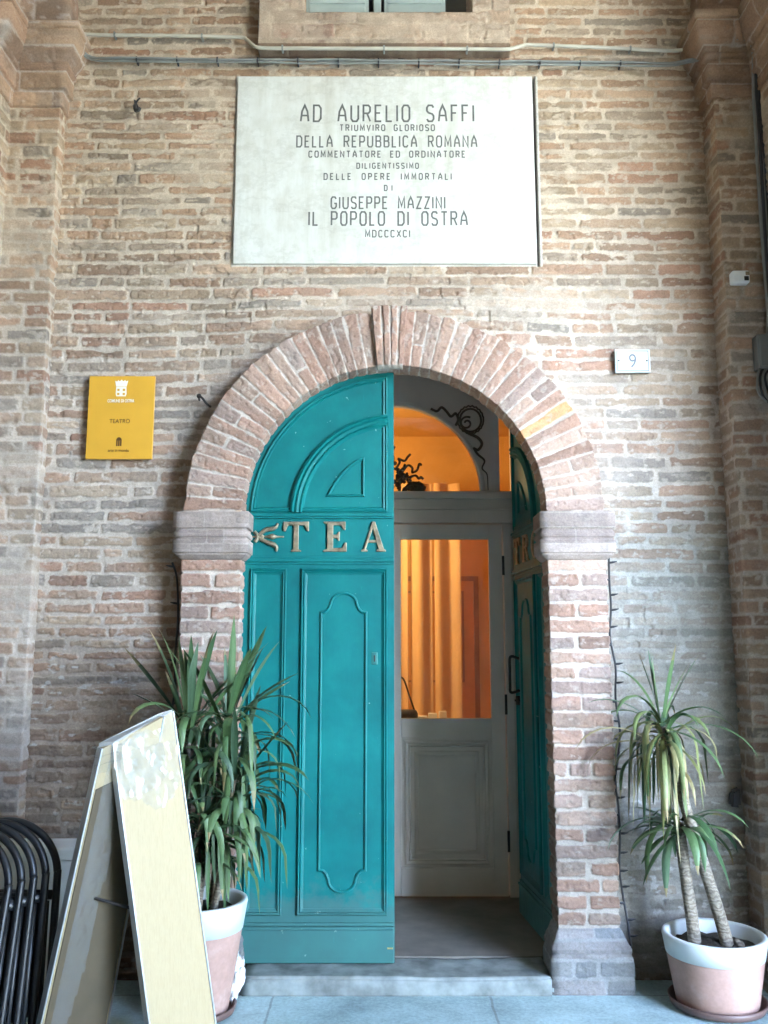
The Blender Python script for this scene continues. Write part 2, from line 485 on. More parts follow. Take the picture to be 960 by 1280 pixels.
def m_bark():
    m = M('yucca_bark')
    wv = m.n('ShaderNodeTexWave', wave_type='BANDS', bands_direction='Z'); wv.inputs['Scale'].default_value = 17; wv.inputs['Distortion'].default_value = 9; wv.inputs['Detail'].default_value = 5; wv.inputs['Detail Scale'].default_value = 2
    m.l(m.coord(), wv.inputs['Vector'])
    f = m.noise(25, 5)
    c = m.mixc(.9, m.ramp(wv.outputs['Fac'], [(.1, (.17, .135, .10)), (.5, (.225, .185, .14)), (1, (.26, .22, .165))]), m.ramp(f, [(.3, (.6, .6, .6)), (.7, (1.2, 1.2, 1.2))]), 'MULTIPLY')
    m.base(c); m.set(Roughness=.85); m.bump(wv.outputs['Fac'], .4, .005)
    return m.m

TEAL = m_teal(); MARBLE = m_marble(); WOOD = m_wood(); FLOOR = m_floor(); GLASS = m_glass(); FILM = m_film(); LEAF = m_leaf(); TERRA = m_terracotta(); BARK = m_bark()
STEP = simple('threshold_stone', (.19, .21, .20), .75, var=.5, scale=9, bump=.3, bscale=50, dist=.004)
INK = simple('inscription_grey', (.115, .11, .10), .7, var=.3, scale=40, bump=0)
YELLOW = simple('yellow_enamel', (.66, .345, .04), .4, var=.05, scale=5, bump=0)
WHITE_INK = simple('white_print', (.80, .74, .62), .5, var=.05, bump=0)
BROWN_INK = simple('brown_print', (.13, .06, .015), .5, var=.05, bump=0)
WHITE_CER = simple('white_ceramic', (.62, .65, .64), .35, var=.05, scale=6, bump=.05)
BLUE_INK = simple('grey_blue_numeral', (.16, .17, .19), .5, var=.05, bump=0)
BRONZE = simple('tarnished_brass', (.27, .225, .15), .5, .6, var=.4, scale=30, bump=.2)
DARK_IRON = simple('dark_iron', (.035, .03, .028), .6, .3, var=.3, bump=.2)
BLACK_PAINT = simple('black_painted_steel', (.010, .011, .013), .42, 0, var=.2, bump=.1, bscale=120)
ALU = simple('aluminium_edge', (.56, .59, .62), .33, .85, var=.08, bump=.05)
CABLE = simple('black_cable', (.025, .025, .03), .5, var=.2, bump=0)
GREY_CABLE = simple('grey_cable', (.23, .23, .21), .55, var=.2, bump=0)
PVC = simple('cream_conduit', (.50, .45, .36), .5, var=.15, bump=.1)
SOIL = simple('potting_soil', (.035, .026, .018), .95, var=.5, scale=40, bump=.8, bscale=70, dist=.01)
GREY_DOOR = simple('taupe_door_paint', (.64, .58, .52), .5, var=.07, scale=4, bump=.08)
ORNAMENT = simple('dark_gilt_ornament', (.10, .075, .05), .5, .2, var=.3, scale=30, bump=.2)
WHITE_PLASTIC = simple('white_plastic', (.70, .74, .75), .4, var=.06, bump=.05)
SHUTTER = simple('grey_green_shutter', (.36, .42, .39), .55, var=.12, scale=5, bump=.1)
SHUTTER_DARK = simple('dark_gap_paint', (.10, .10, .09), .6, var=.2, bump=0)
ORANGE = simple('orange_wall_paint', (.63, .37, .11), .7, var=.14, scale=2, bump=.1)
PINK_CURTAIN = simple('peach_curtain', (.64, .42, .20), .8, var=.08, scale=4, bump=.1)
PLASTER = simple('grey_plaster', (.42, .39, .35), .9, var=.15, scale=4, bump=.3, bscale=40)
CEIL = simple('lime_plaster', (.55, .49, .42), .9, var=.12, scale=2, bump=.3, bscale=30)
BAG = simple('white_bag_film', (.74, .76, .77), .35, var=.08, bump=.4, bscale=30, dist=.01)
STONE_TRIM = simple('stone_trim', (.46, .38, .30), .9, var=.25, scale=9, bump=.4, bscale=60, dist=.006)

# ------------------------------------------------------------------ ground, portico shell
YW = .12                                   # plane of the main wall
bm = bmesh.new()
for a in [(-60, -60, 60, YW + .02)]:
    vs = [bm.verts.new(p) for p in ((a[0], a[1], 0), (a[2], a[1], 0), (a[2], a[3], 0), (a[0], a[3], 0))]; bm.faces.new(vs)
g = obj('pavement', bm, FLOOR); g['kind'] = 'structure'
bm = bmesh.new(); vs = [bm.verts.new(p) for p in ((-60, -60, .004), (60, -60, .004), (60, -6.6, .004), (-60, -6.6, .004))]; bm.faces.new(vs)
g = obj('added_street', bm, simple('low_bounce_asphalt', (.09, .09, .092), .9, var=.2, scale=3, bump=.3)); g['kind'] = 'structure'  # dark ground added out of view to cut the warm bounce light

bm = bmesh.new(); box(bm, -7.2, 10.2, -6.2, 1.4, 6.4, 6.7)
o = obj('portico_ceiling', bm, CEIL); o['kind'] = 'structure'
bm = bmesh.new()
def arch_pier(bm, x0, x1, z1): box(bm, x0, x1, -6.0, -5.3, 0, z1, .02)
OPX0, OPX1, OPZ = 3.4, 8.4, 3.6  # opening placed to the right, out of view, to set the light direction
arch_pier(bm, -7, OPX0, 6.38); arch_pier(bm, OPX1, 10, 6.38)
box(bm, -7.0, -6.5, -5.28, .4, 0, 6.38); box(bm, 9.5, 10, -5.28, .4, 0, 6.38)  # end walls added out of view so light enters only by the arch
rr = (OPX1 - OPX0) / 2; cx = (OPX0 + OPX1) / 2
poly = [(OPX0, OPZ)] + [(cx - rr * math.cos(t * PI / 24), OPZ + rr * math.sin(t * PI / 24)) for t in range(1, 24)] + [(OPX1, OPZ), (OPX1, 6.38), (OPX0, 6.38)]
prism_xz(bm, poly, -5.99, -5.31)
tag(obj('arcade', bm, STONE_TRIM), 'outer arcade of the portico with one open arch, unseen behind the viewer; end walls added to steer the light', 'arcade')

# ------------------------------------------------------------------ main wall
AX, ZS, RI, RO = .05, 2.204, .75, 1.035     # arch axis, springing, radii
YF = -.02                                    # front plane of the archway
WIN = (-.685, .69, 4.76, 6.2)                # window surround
PLQ = (-.80, .818, 3.552, 4.636)

def wall_smear(U, V):
    low = ss(1.75, 1.2, V) * .40 * ss(.35, .6, fbm(U * 3, V * 4, 901, 3))
    right = ss(.95, 1.15, U) * ss(2.1, 1.7, V) * ss(.5, .9, V) * .75
    band = ss(.22, .0, np.abs(np.hypot(U - AX, V - ZS) - 1.12)) * ss(2.1, 2.35, V) * .45 * ss(.3, .55, fbm(U * 7, V * 7, 903, 3))
    patch = ss(.012, .0, np.maximum(np.abs(U - 1.5) - .075, np.abs(V - 1.74) - .085) + .03 * (fbm(U * 22, V * 22, 905, 2) - .5))
    top = ss(.1, 0, np.abs(V - 3.46)) * ss(1.0, .8, np.abs(U)) * .15
    return low + right + band + patch + top

wb = Bricks(11, -.02, 6.5, -1.9, 1.9, ch=(.056, .074), bl=(.2, .46), joint=(.010, .022), smear=wall_smear, erode=.0055, depth=.0065, wob=.007)
xs = np.arange(-1.80, 1.8001, .0044)
zs = np.concatenate([np.arange(-.01, 5.25, .0044), np.arange(5.28, 6.42, .04)])
U, V = np.meshgrid(xs, zs)
h, c = wb.eval(U, V)
# warmer, browner bricks up high; greyer, darker low down
def low_dark(U, V):
    # an uneven darker zone on the lowest two metres of the old wall
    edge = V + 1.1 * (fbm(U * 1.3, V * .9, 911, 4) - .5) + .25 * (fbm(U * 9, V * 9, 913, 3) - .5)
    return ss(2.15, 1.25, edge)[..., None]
hi = ss(2.6, 4.2, V)[..., None]; lo_ = low_dark(U, V)
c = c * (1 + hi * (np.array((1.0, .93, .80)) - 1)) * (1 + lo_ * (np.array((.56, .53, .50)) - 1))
cool = (ss(.9, 1.2, U + .5 * (fbm(U * 3, V * 3, 921, 3) - .5)) * ss(2.5, 1.9, V))[..., None]
c = c * (1 + cool * (np.array((.90, 1.04, 1.12)) - 1))
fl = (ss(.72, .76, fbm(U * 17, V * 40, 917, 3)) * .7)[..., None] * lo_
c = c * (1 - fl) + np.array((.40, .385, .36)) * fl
bulge = .05 * ss(2.45, 3.1, V) * ss(1.1, .5, np.abs(U - AX)) * ss(3.52, 3.3, V)
inpl = (U > PLQ[0] - .012) & (U < PLQ[1] + .022) & (V > PLQ[2] - .01) & (V < PLQ[3] + .01)
slot = inpl & (U > PLQ[1] - .004) & (U < PLQ[1] + .010)
h = np.where(inpl, .0, h); h = np.where(slot, -.05, h)
c[inpl] = np.array((.6, .56, .5)); c[slot] = np.array((.10, .09, .08))
P = np.stack([U, YW - bulge - h, V], -1)
uc = (U[:-1, :-1] + U[1:, 1:]) / 2; vc = (V[:-1, :-1] + V[1:, 1:]) / 2
hole = ((np.hypot(uc - AX, vc - ZS) < .93) & (vc > ZS)) | ((np.abs(uc - AX) < .93) & (vc <= ZS))
hole |= (uc > WIN[0] + .05) & (uc < WIN[1] - .05) & (vc > WIN[2] + .05) & (vc < WIN[3] - .05)
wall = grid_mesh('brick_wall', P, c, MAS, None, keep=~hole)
tag(wall, 'old weathered brick wall with thick pale mortar around the arched doorway', 'wall')

# ------------------------------------------------------------------ archway
arch = thing('brick_archway', 'round brick arch on moulded piers framing the teal door', 'archway', (AX, YF, 0))
PINKP = np.array([(.40, .25, .19), (.37, .225, .17), (.42, .275, .21), (.36, .255, .215), (.345, .215, .165), (.42, .29, .23), (.37, .27, .23)], np.float32)
# voussoirs: sweep a section (r, y) around the arch
sec = [(RO, YW + .03), (RO, YF), (RI, YF), (RI, YW + .01)]
pos, nor, u = sample_path(sec, .0045)
nor = nor * (1 if nor[len(nor) // 2][1] < 0 else -1)
arcl = PI * .9
def arch_heads(i, rnd):
    j0 = YW + .03 - YF
    return [.02, j0 + rnd.choice([.13, .17, .5, .5, .5])] if i % 2 else [.02]
vb = Bricks(77, 0, arcl, 0, .58, ch=(.058, .074), heads=arch_heads, joint=(.003, .008), pal=PINKP, erode=.0035, depth=.005, wob=.004, smear_amt=-.2, flake=.35, mortar=np.array((.54, .46, .40), np.float32),
            special={})
vb.special = {(int(len(vb.b) * .17), 1): (.62, .32, .16), (len(vb.b) - 2, 1): (.60, .33, .16), (int(len(vb.b) * .17), 2): (.62, .32, .16)}
th = np.arange(0, arcl, .0045)
U, V = np.meshgrid(u, th)
h, c = vb.eval(U, V)
ang = V / .9
o_out = .010 * (fbm(V * 14, U * 0, 78, 3) - .5) * 2
rr_ = pos[:, 0][None] + nor[:, 0][None] * h + np.where(pos[:, 0][None] > RO - .02, o_out, 0)
yy = pos[:, 1][None] + nor[:, 1][None] * h
P = np.stack([AX + rr_ * np.cos(ang), yy, ZS + rr_ * np.sin(ang)], -1)
gy = ss(.15, .55, np.cos(ang) * -1 + .25)[..., None]
c = c * (1 + .0 * gy)
grid_mesh('arch_ring', P, c, MAS, arch)
# keystone: four upright bricks a little proud of the ring
bm_k = Bricks(81, -1, 4, 0, .3, ch=(.9, 1.1), heads=lambda i, r: [.06, .115, .17], joint=(.005, .010), pal=PINKP, depth=.012, erode=.004, wob=.003)
nu, nv = 60, 60
a0, a1 = R(90 + 5.6), R(90 - 4.4)
uu = np.linspace(0, 1, nu); vv = np.linspace(0, 1, nv)
A, B = np.meshgrid(uu, vv)
h, c = bm_k.eval(A * .22, B * .30)
ang = a0 + (a1 - a0) * A; rad = (RI - .012) + (RO + .028 - RI + .012) * B
edge = np.minimum.reduce([A, 1 - A, B, 1 - B])
inn = edge < 1e-6
yk = np.where(inn, YF + .03, YF - .024 - h)
P = np.stack([AX - .012 + rad * np.cos(ang), yk, ZS + rad * np.sin(ang)], -1)
grid_mesh('keystone', P, c * .97, MAS, arch)

JW = .282
def jamb(side):
    xi = AX + side * RI; xo = AX + side * RO
    plan = [(xo, YW + .03), (xo, YF), (xi, YF), (xi, YW + .02)]
    L0 = YW + .03 - YF; L1 = L0 + abs(xo - xi)
    def heads(i, rnd):
        k = i % 4
        if k == 1: return [L0 + rnd.uniform(.10, .13), L0 + .2 + rnd.uniform(0, .03)] if rnd.random() < .25 else [L0 + rnd.uniform(.11, .16)]
        if k == 3: return [L0 + rnd.uniform(.12, .17)]
        return [L0 + rnd.uniform(.07, .2)] if rnd.random() < .35 else []
    sgn = -1 if side > 0 else 1
    shaftb = Bricks(101 + side, .28, 2.05, 0, L1 + .2, ch=(.066, .082), heads=heads, joint=(.008, .016), pal=PINKP, depth=.010, erode=.0045, wob=.004, smear_amt=-.15, flake=.4, mortar=np.array((.53, .45, .39), np.float32))
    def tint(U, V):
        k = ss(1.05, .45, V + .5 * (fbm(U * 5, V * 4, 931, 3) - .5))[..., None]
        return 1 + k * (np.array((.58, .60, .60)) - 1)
    # orientation of the normal: pick the sign that points to -y on the front
    pos, nor, u = sample_path(plan, .006)
    sgn = 1 if nor[len(nor) // 2][1] < 0 else -1
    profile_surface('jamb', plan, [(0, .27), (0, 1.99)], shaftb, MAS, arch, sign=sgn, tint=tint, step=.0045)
    impb = Bricks(121 + side, 1.965, 2.3, 0, L1 + .2, ch=(.066, .09), heads=heads, joint=(.002, .004), pal=np.array([(.37, .29, .26), (.35, .275, .245), (.39, .31, .275)], np.float32), mortar=np.array((.42, .35, .31), np.float32), depth=.002, erode=.0008, wob=.001, smear_amt=-.3, flake=.3)
    profile_surface('impost', plan, [(-.004, 1.966), (.010, 1.972), (.030, 1.990), (.032, 2.000), (.040, 2.001), (.041, 2.062), (.030, 2.063), (.029, 2.076), (.036, 2.079), (.038, 2.092), (.034, 2.104), (.029, 2.106), (.029, 2.120), (.040, 2.121), (.041, 2.200), (.038, 2.2025), (-.03, 2.203)],
                    impb, MAS, arch, sign=sgn, step=.0035, soft=.35)
    baseb = Bricks(141 + side, -.01, .4, 0, L1 + .25, ch=(.07, .085), heads=heads, joint=(.005, .01), pal=np.array([(.17, .17, .17), (.20, .185, .18), (.15, .155, .16)], np.float32), mortar=np.array((.22, .22, .215), np.float32), depth=.005, erode=.003, wob=.003, smear_amt=-.2, flake=.3)
    profile_surface('jamb_base', plan, [(.045, -.005), (.045, .15), (.036, .17), (.040, .19), (.034, .205), (.018, .235), (.006, .262), (-.01, .275)], baseb, MAS, arch, sign=sgn, step=.004, soft=.6)
jamb(-1); jamb(1)

# ------------------------------------------------------------------ pilasters
CAPP = np.array([(.40, .26, .18), (.37, .25, .18), (.42, .29, .20)], np.float32)
def pilaster(side, xin, yfront, xstep, ystep, label):
    root = thing('brick_pilaster', label, 'pilaster', (side * (xin + .2), yfront, 0))
    X = lambda x: side * x
    plan = [(X(xin), YW + .03), (X(xin), yfront), (X(xstep), yfront), (X(xstep), ystep), (X(6.6 if side < 0 else 9.6), ystep)]
    pos, nor, u = sample_path(plan, .0075)
    k = len(nor) // 12; sgn = 1 if nor[np.argmin(np.abs(u - (YW + .03 - yfront + .1)))][1] < 0 else -1
    L = u[-1]
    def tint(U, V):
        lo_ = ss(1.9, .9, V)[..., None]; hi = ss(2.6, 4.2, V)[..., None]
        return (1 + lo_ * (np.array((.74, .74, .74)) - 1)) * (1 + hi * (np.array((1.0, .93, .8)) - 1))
    b = Bricks(211 + side, -.02, 4.5, 0, L, ch=(.058, .078), bl=(.15, .3), joint=(.010, .019), depth=.006, erode=.004, wob=.005, smear_amt=.02 if side < 0 else -.03)
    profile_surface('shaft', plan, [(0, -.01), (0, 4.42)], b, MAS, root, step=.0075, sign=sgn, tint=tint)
    cb = Bricks(231 + side, 4.38, 5.0, 0, L, ch=(.09, .12), bl=(.25, .4), joint=(.002, .005), pal=CAPP, depth=.004, erode=.002, wob=.003, smear_amt=-.25, flake=.25)
    prof = [(-.01, 4.405), (.012, 4.41), (.014, 4.49), (.022, 4.496), (.034, 4.50), (.036, 4.60), (.030, 4.604), (.046, 4.612), (.048, 4.632), (.040, 4.64), (.052, 4.655), (.078, 4.69), (.098, 4.74), (.105, 4.79), (.098, 4.795), (.112, 4.80), (.114, 4.835), (.10, 4.84), (-.02, 4.845)]
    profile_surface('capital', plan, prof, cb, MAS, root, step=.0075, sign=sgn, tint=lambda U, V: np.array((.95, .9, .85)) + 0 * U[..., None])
    ub = Bricks(241 + side, 4.8, 6.6, 0, L, ch=(.28, .34), bl=(.4, .6), joint=(.004, .008), pal=CAPP, depth=.006, erode=.004, wob=.003)
    profile_surface('springer', plan, [(.03, 4.84), (.03, 5.2), (.03, 6.42)], ub, MAS, root, step=.015, sign=sgn)
    return root
pilaster(-1, 1.735, .035, 2.0, -.16, 'left brick pilaster with moulded capital beside the black chairs')
pilaster(1, 1.735, -.05, 1.955, -.70, 'right brick pilaster in shadow behind the leaning potted yucca')

# ------------------------------------------------------------------ door step, vestibule, foyer
bm = bmesh.new(); box(bm, AX - RI + .05, AX + RI - .035, -.075, .20, -.02, .08)
bmesh.ops.bevel(bm, geom=bm.edges[:], offset=.012, segments=3, affect='EDGES')
for it in range(5):
    bmesh.ops.subdivide_edges(bm, edges=[e for e in bm.edges if e.calc_length() > .022], cuts=1, use_grid_fill=True)
from mathutils import noise as mn
for v in bm.verts:
    x, y, z = v.co
    edge = max(0, 1 - (abs(y + .075) + abs(z - .08)) / .05)
    n1 = mn.noise(Vector((x * 6, y * 6, z * 6))); n2 = mn.noise(Vector((x * 28, y * 28, z * 28)))
    v.co.z -= (.006 * math.exp(-((x - .35) / .3) ** 2) + .004 * abs(n1)) * (1 if z > .05 else 0) + edge * (.006 * max(0, n2) + .012 * max(0, n1 - .25))
    v.co.y += edge * (.006 * max(0, n2) + .014 * max(0, n1 - .2)) + .002 * n2 * (1 if y < -.05 else 0)
tag(obj('door_step', bm, STEP, None, True), 'worn stone doorstep under the teal door', 'step')
bm = bmesh.new(); box(bm, -.86, .94, .202, 1.16, .0, .078)
box(bm, -2.3, 2.4, 1.162, 4.6, .0, .076)
VFL = simple('vestibule_tiles', (.16, .145, .125), .6, var=.25, scale=6, bump=.2)
o = obj('vestibule_floor', bm, VFL); o['kind'] = 'structure'
bm = bmesh.new()
box(bm, -1.0, -.86, .16, 1.26, 0, 3.3); box(bm, .88, 1.02, .16, 1.26, 0, 3.3); box(bm, -1.0, 1.02, .17, 1.26, 3.3, 3.4)
tag(obj('vestibule_wall', bm, PLASTER), 'plain grey plaster walls of the vestibule behind the teal door', 'wall')
bm = bmesh.new()
box(bm, -2.4, -2.3, 1.27, 4.7, 0, 3.7); box(bm, 2.4, 2.5, 1.27, 4.7, 0, 3.7); box(bm, -2.3, 2.4, 4.6, 4.7, 0, 3.7)
box(bm, -2.4, 2.5, 1.27, 4.7, 3.7, 3.8); box(bm, -2.3, -1.0, 1.2, 1.3, 0, 3.7); box(bm, 1.02, 2.4, 1.2, 1.3, 0, 3.7); box(bm, -1.0, 1.02, 1.2, 1.3, 3.4, 3.7)
tag(obj('foyer_wall', bm, ORANGE), 'orange painted walls of the lit foyer behind the glazed door', 'wall')

# curtains hanging in the foyer, also standing in for stripes reflected in the glass
def curtain(x0, x1, y, z0, z1, label, ph):
    n = 60; bm = bmesh.new(); rows = []
    for z in np.linspace(z0, z1, 8):
        rows.append([bm.verts.new((x0 + (x1 - x0) * i / n, y + .016 * math.sin((x1 - x0) * i / n * 38 + ph) + .014 * math.sin((x1 - x0) * i / n * 23 + z * .6 + ph), z)) for i in range(n + 1)])
    for a, b in zip(rows[:-1], rows[1:]):
        for i in range(n): bm.faces.new((a[i], a[i + 1], b[i + 1], b[i]))
    o = obj('curtain', bm, PINK_CURTAIN, None, True)
    md = o.modifiers.new('thick', 'SOLIDIFY'); md.thickness = .006
    tag(o, label, 'curtain', 'curtains in the foyer')
for a_, b_, lab_ in ((-.25, .215, 'peach curtain in the foyer, behind the left edge of the glass'), (.24, .43, 'narrow peach curtain strip in the middle of the foyer glass'), (.45, .68, 'peach curtain strip in the foyer, right of the narrow one')):
    curtain(a_, b_, 3.5, .1, 3.0, lab_, a_ * 7)
fd = thing('foyer_door', 'panelled orange door at the back of the foyer with a dark frame', 'door', (.35, 4.58, .08))
FD = simple('ochre_door_paint', (.55, .26, .06), .5, var=.1, bump=.05); FD2 = simple('brown_door_frame', (.26, .12, .035), .5, var=.2)
bm = bmesh.new(); box(bm, -.2, .9, 4.56, 4.598, .078, 2.2, .004); obj('leaf', bm, FD, fd)
bm = bmesh.new(); sweep_xz(bm, rect(-.25, .08, .95, 2.25), True, [(0, 0), (0, .03), (.06, .03), (.06, 0)], 4.598); obj('frame', bm, FD2, fd)
bm = bmesh.new(); sweep_xz(bm, rect(-.1, 1.2, .8, 2.1), True, [(0, 0), (0, .012), (.02, .012), (.02, 0)], 4.56); obj('panel_moulding', bm, FD2, fd)
bg_ = thing('shoulder_bag', 'dark shoulder bag standing on the foyer table behind the glass', 'bag', (.2, 2.62, .96))
bm = bmesh.new(); box(bm, .10, .26, 2.58, 2.68, .962, 1.07, .03, 3); obj('body', bm, BLACK_PAINT, bg_, True)
bm = bmesh.new(); tube(bm, catmull([(.235, 2.63, 1.06), (.20, 2.63, 1.16), (.15, 2.63, 1.30), (.11, 2.63, 1.28), (.115, 2.63, 1.06)], 6), .007, 8); obj('strap', bm, BLACK_PAINT, bg_, True)

# foyer lamp (the photograph shows the foyer lit)
lamp = thing('pendant_lamp', 'lit globe lamp hanging in the orange foyer', 'lamp', (-.9, 2.6, 2.95))
GLOW = M('lamp_globe'); GLOW.base((.9, .8, .6)); GLOW.set(Emission_Color=(1, .72, .4, 1), Emission_Strength=0.35)
bm = bmesh.new(); lathe(bm, [(0, 2.95)] + [(.13 * math.sin(t * PI / 12), 3.08 - .13 * math.cos(t * PI / 12)) for t in range(1, 12)] + [(0, 3.21)], (-.9, 2.6), 24)
obj('globe', bm, GLOW.m, lamp, True)
bm = bmesh.new(); tube(bm, [(-.9, 2.6, 3.2), (-.9, 2.6, 3.7)], .01, 8); obj('rod', bm, BRONZE, lamp)
pl = bpy.data.lights.new('foyer_light', 'POINT'); pl.energy = 3.0; pl.color = (1, .72, .36); pl.shadow_soft_size = .14
po = bpy.data.objects.new('foyer_light', pl); COL.objects.link(po); po.location = (-.9, 2.6, 2.84)

# ------------------------------------------------------------------ inner glazed doors and fanlight
YI = 1.2
fan = thing('fanlight_screen', 'taupe fanlight screen with half-round glass and dark scrollwork', 'fanlight', (AX, YI, .08))
mir = lambda x, s: AX + s * (x - AX)
bm = bmesh.new()
N = 40
arc = [(AX + .56 * math.cos(t * PI / N), 2.52 + .56 * math.sin(t * PI / N)) for t in range(N + 1)]
for s in (1, -1):
    half = [(AX + .56 * math.cos(t * PI / N), 2.52 + .56 * math.sin(t * PI / N)) for t in range(N // 2 + 1)]
    poly = half + [(AX, 3.29), (.735, 3.29), (.735, 2.52)]
    poly = [(mir(x, s), z) for x, z in poly]
    prism_xz(bm, poly, YI, YI + .04)
obj('spandrel', bm, GREY_DOOR, fan)
bm = bmesh.new()
sweep_xz(bm, [(x, z) for x, z in arc], False, [(-.0, 0), (-.0, .010), (-.012, .016), (-.026, .012), (-.032, 0)], YI)
obj('arch_moulding', bm, GREY_DOOR, fan)
bm = bmesh.new()
for z0, z1, d in ((2.33, 2.40, .03), (2.40, 2.415, .045), (2.415, 2.47, .022), (2.47, 2.505, .05), (2.505, 2.519, .035), (2.318, 2.33, .04)):
    box(bm, -.855, .875, YI - d, YI + .05, z0, z1 - .0005, .003)
obj('transom_rail', bm, GREY_DOOR, fan)
for s in (1, -1):
    x0, x1 = sorted((mir(.748, s), mir(.80, s))); bm = bmesh.new(); box(bm, x0, x1, YI - .01, YI + .06, .08, 2.317, .004); obj('post', bm, GREY_DOOR, fan)
    x0, x1 = sorted((mir(.812, s), mir(.87, s))); bm = bmesh.new(); box(bm, x0, x1, YI + .03, YI + .08, 2.52, 3.29); obj('side_post', bm, GREY_DOOR, fan)
    x0, x1 = sorted((mir(.801, s), mir(.885, s))); bm = bmesh.new(); box(bm, x0, x1, YI + .02, YI + .06, .08, 2.317); obj('side_board', bm, GREY_DOOR, fan)
    x0, x1 = sorted((mir(.72, s), mir(.80, s))); bm = bmesh.new(); box(bm, x0, x1, YI + .062, YI + .08, .08, 2.34); obj('door_stop', bm, GREY_DOOR, fan)
bm = bmesh.new(); box(bm, -.70, .80, YI + .0625, YI + .0795, 2.29, 2.34); obj('head_stop', bm, GREY_DOOR, fan)
bm = bmesh.new(); box(bm, AX - .60, AX + .60, YI + .045, YI + .05, 2.50, 3.12); obj('pane', bm, GLASS, fan)
for s in (1, -1):
    x0, x1 = sorted((mir(.73, s), mir(.815, s))); bm = bmesh.new(); box(bm, x0, x1, YI + .04, YI + .045, 2.51, 3.28); obj('pane', bm, GLASS, fan)
def spiral(cx, cz, r0, r1, a0, turns, y, n=26):
    return [(cx + (r0 + (r1 - r0) * i / n) * math.cos(a0 + turns * 2 * PI * i / n), y, cz + (r0 + (r1 - r0) * i / n) * math.sin(a0 + turns * 2 * PI * i / n)) for i in range(n + 1)]
for s in (1, -1):
    bm = bmesh.new(); y = YI - .006
    mm = lambda pts: [(mir(p[0], s), p[1], p[2]) for p in pts]
    ring = [(.555 + .068 * math.cos(t * 2 * PI / 24), y, 2.985 + .075 * math.sin(t * 2 * PI / 24)) for t in range(25)]
    tube(bm, mm(ring), .007, 8)
    tube(bm, mm([(.555 + .083 * math.cos(t * 2 * PI / 40), y - .004 * (t % 2), 2.985 + .09 * math.sin(t * 2 * PI / 40) + .006 * (t % 2)) for t in range(41)]), .006, 6)
    tube(bm, mm(catmull([(.30, y, 3.06), (.34, y, 3.045), (.37, y, 3.07), (.40, y, 3.045), (.43, y, 3.01), (.46, y, 3.03), (.475, y, 2.99), (.46, y, 2.95)], 6)), .009, 6)
    tube(bm, mm(catmull([(.50, y, 2.93), (.54, y, 2.90), (.60, y, 2.87), (.625, y, 2.83), (.60, y, 2.79), (.57, y, 2.80), (.60, y, 2.76), (.64, y, 2.72), (.625, y, 2.67), (.655, y, 2.63), (.66, y, 2.53)], 6)), [.010] * 30 + [.009 - .0002 * i for i in range(31)], 6)
    tube(bm, mm(spiral(.53, 2.965, .045, .012, 1.0, 1.3, y)), .007, 6)
    obj('scroll_ornament', bm, ORNAMENT, fan, True)
# flower basket silhouette standing on the transom
bm = bmesh.new(); y = YI - .0
rnd = random.Random(5)
bask = [(.055 * 0, 0)]
for i in range(150):
    a = rnd.uniform(-.20, .20); top = 2.53 + .19 * (1 - abs(a) / .21) ** .8
    z = rnd.uniform(2.525, max(2.53, top)); r = rnd.uniform(.010, .021)
    bmesh.ops.create_icosphere(bm, subdivisions=1, radius=r, matrix=Matrix.Translation((AX + a, y + rnd.uniform(-.03, .03), z)))
for s in (1, -1):
    for pts_ in ([(.0, 2.70), (.01, 2.74), (.0, 2.78), (.02, 2.815)], [(.02, 2.66), (.05, 2.71), (.04, 2.735), (.08, 2.72), (.10, 2.745), (.12, 2.765)],
                 [(.06, 2.64), (.10, 2.69), (.13, 2.675), (.13, 2.645), (.16, 2.66), (.175, 2.70), (.19, 2.69)], [(.10, 2.61), (.15, 2.625), (.17, 2.605), (.185, 2.615), (.20, 2.60)],
                 [(.03, 2.64), (.07, 2.67), (.085, 2.70)], [(.13, 2.58), (.18, 2.575), (.205, 2.55)]):
        tube(bm, catmull([(AX + s * a, y, z) for a, z in pts_], 5), .0085, 6)
for v in bm.verts: v.co.y = y + (v.co.y - y) * .25
obj('basket_ornament', bm, ORNAMENT, fan, True)

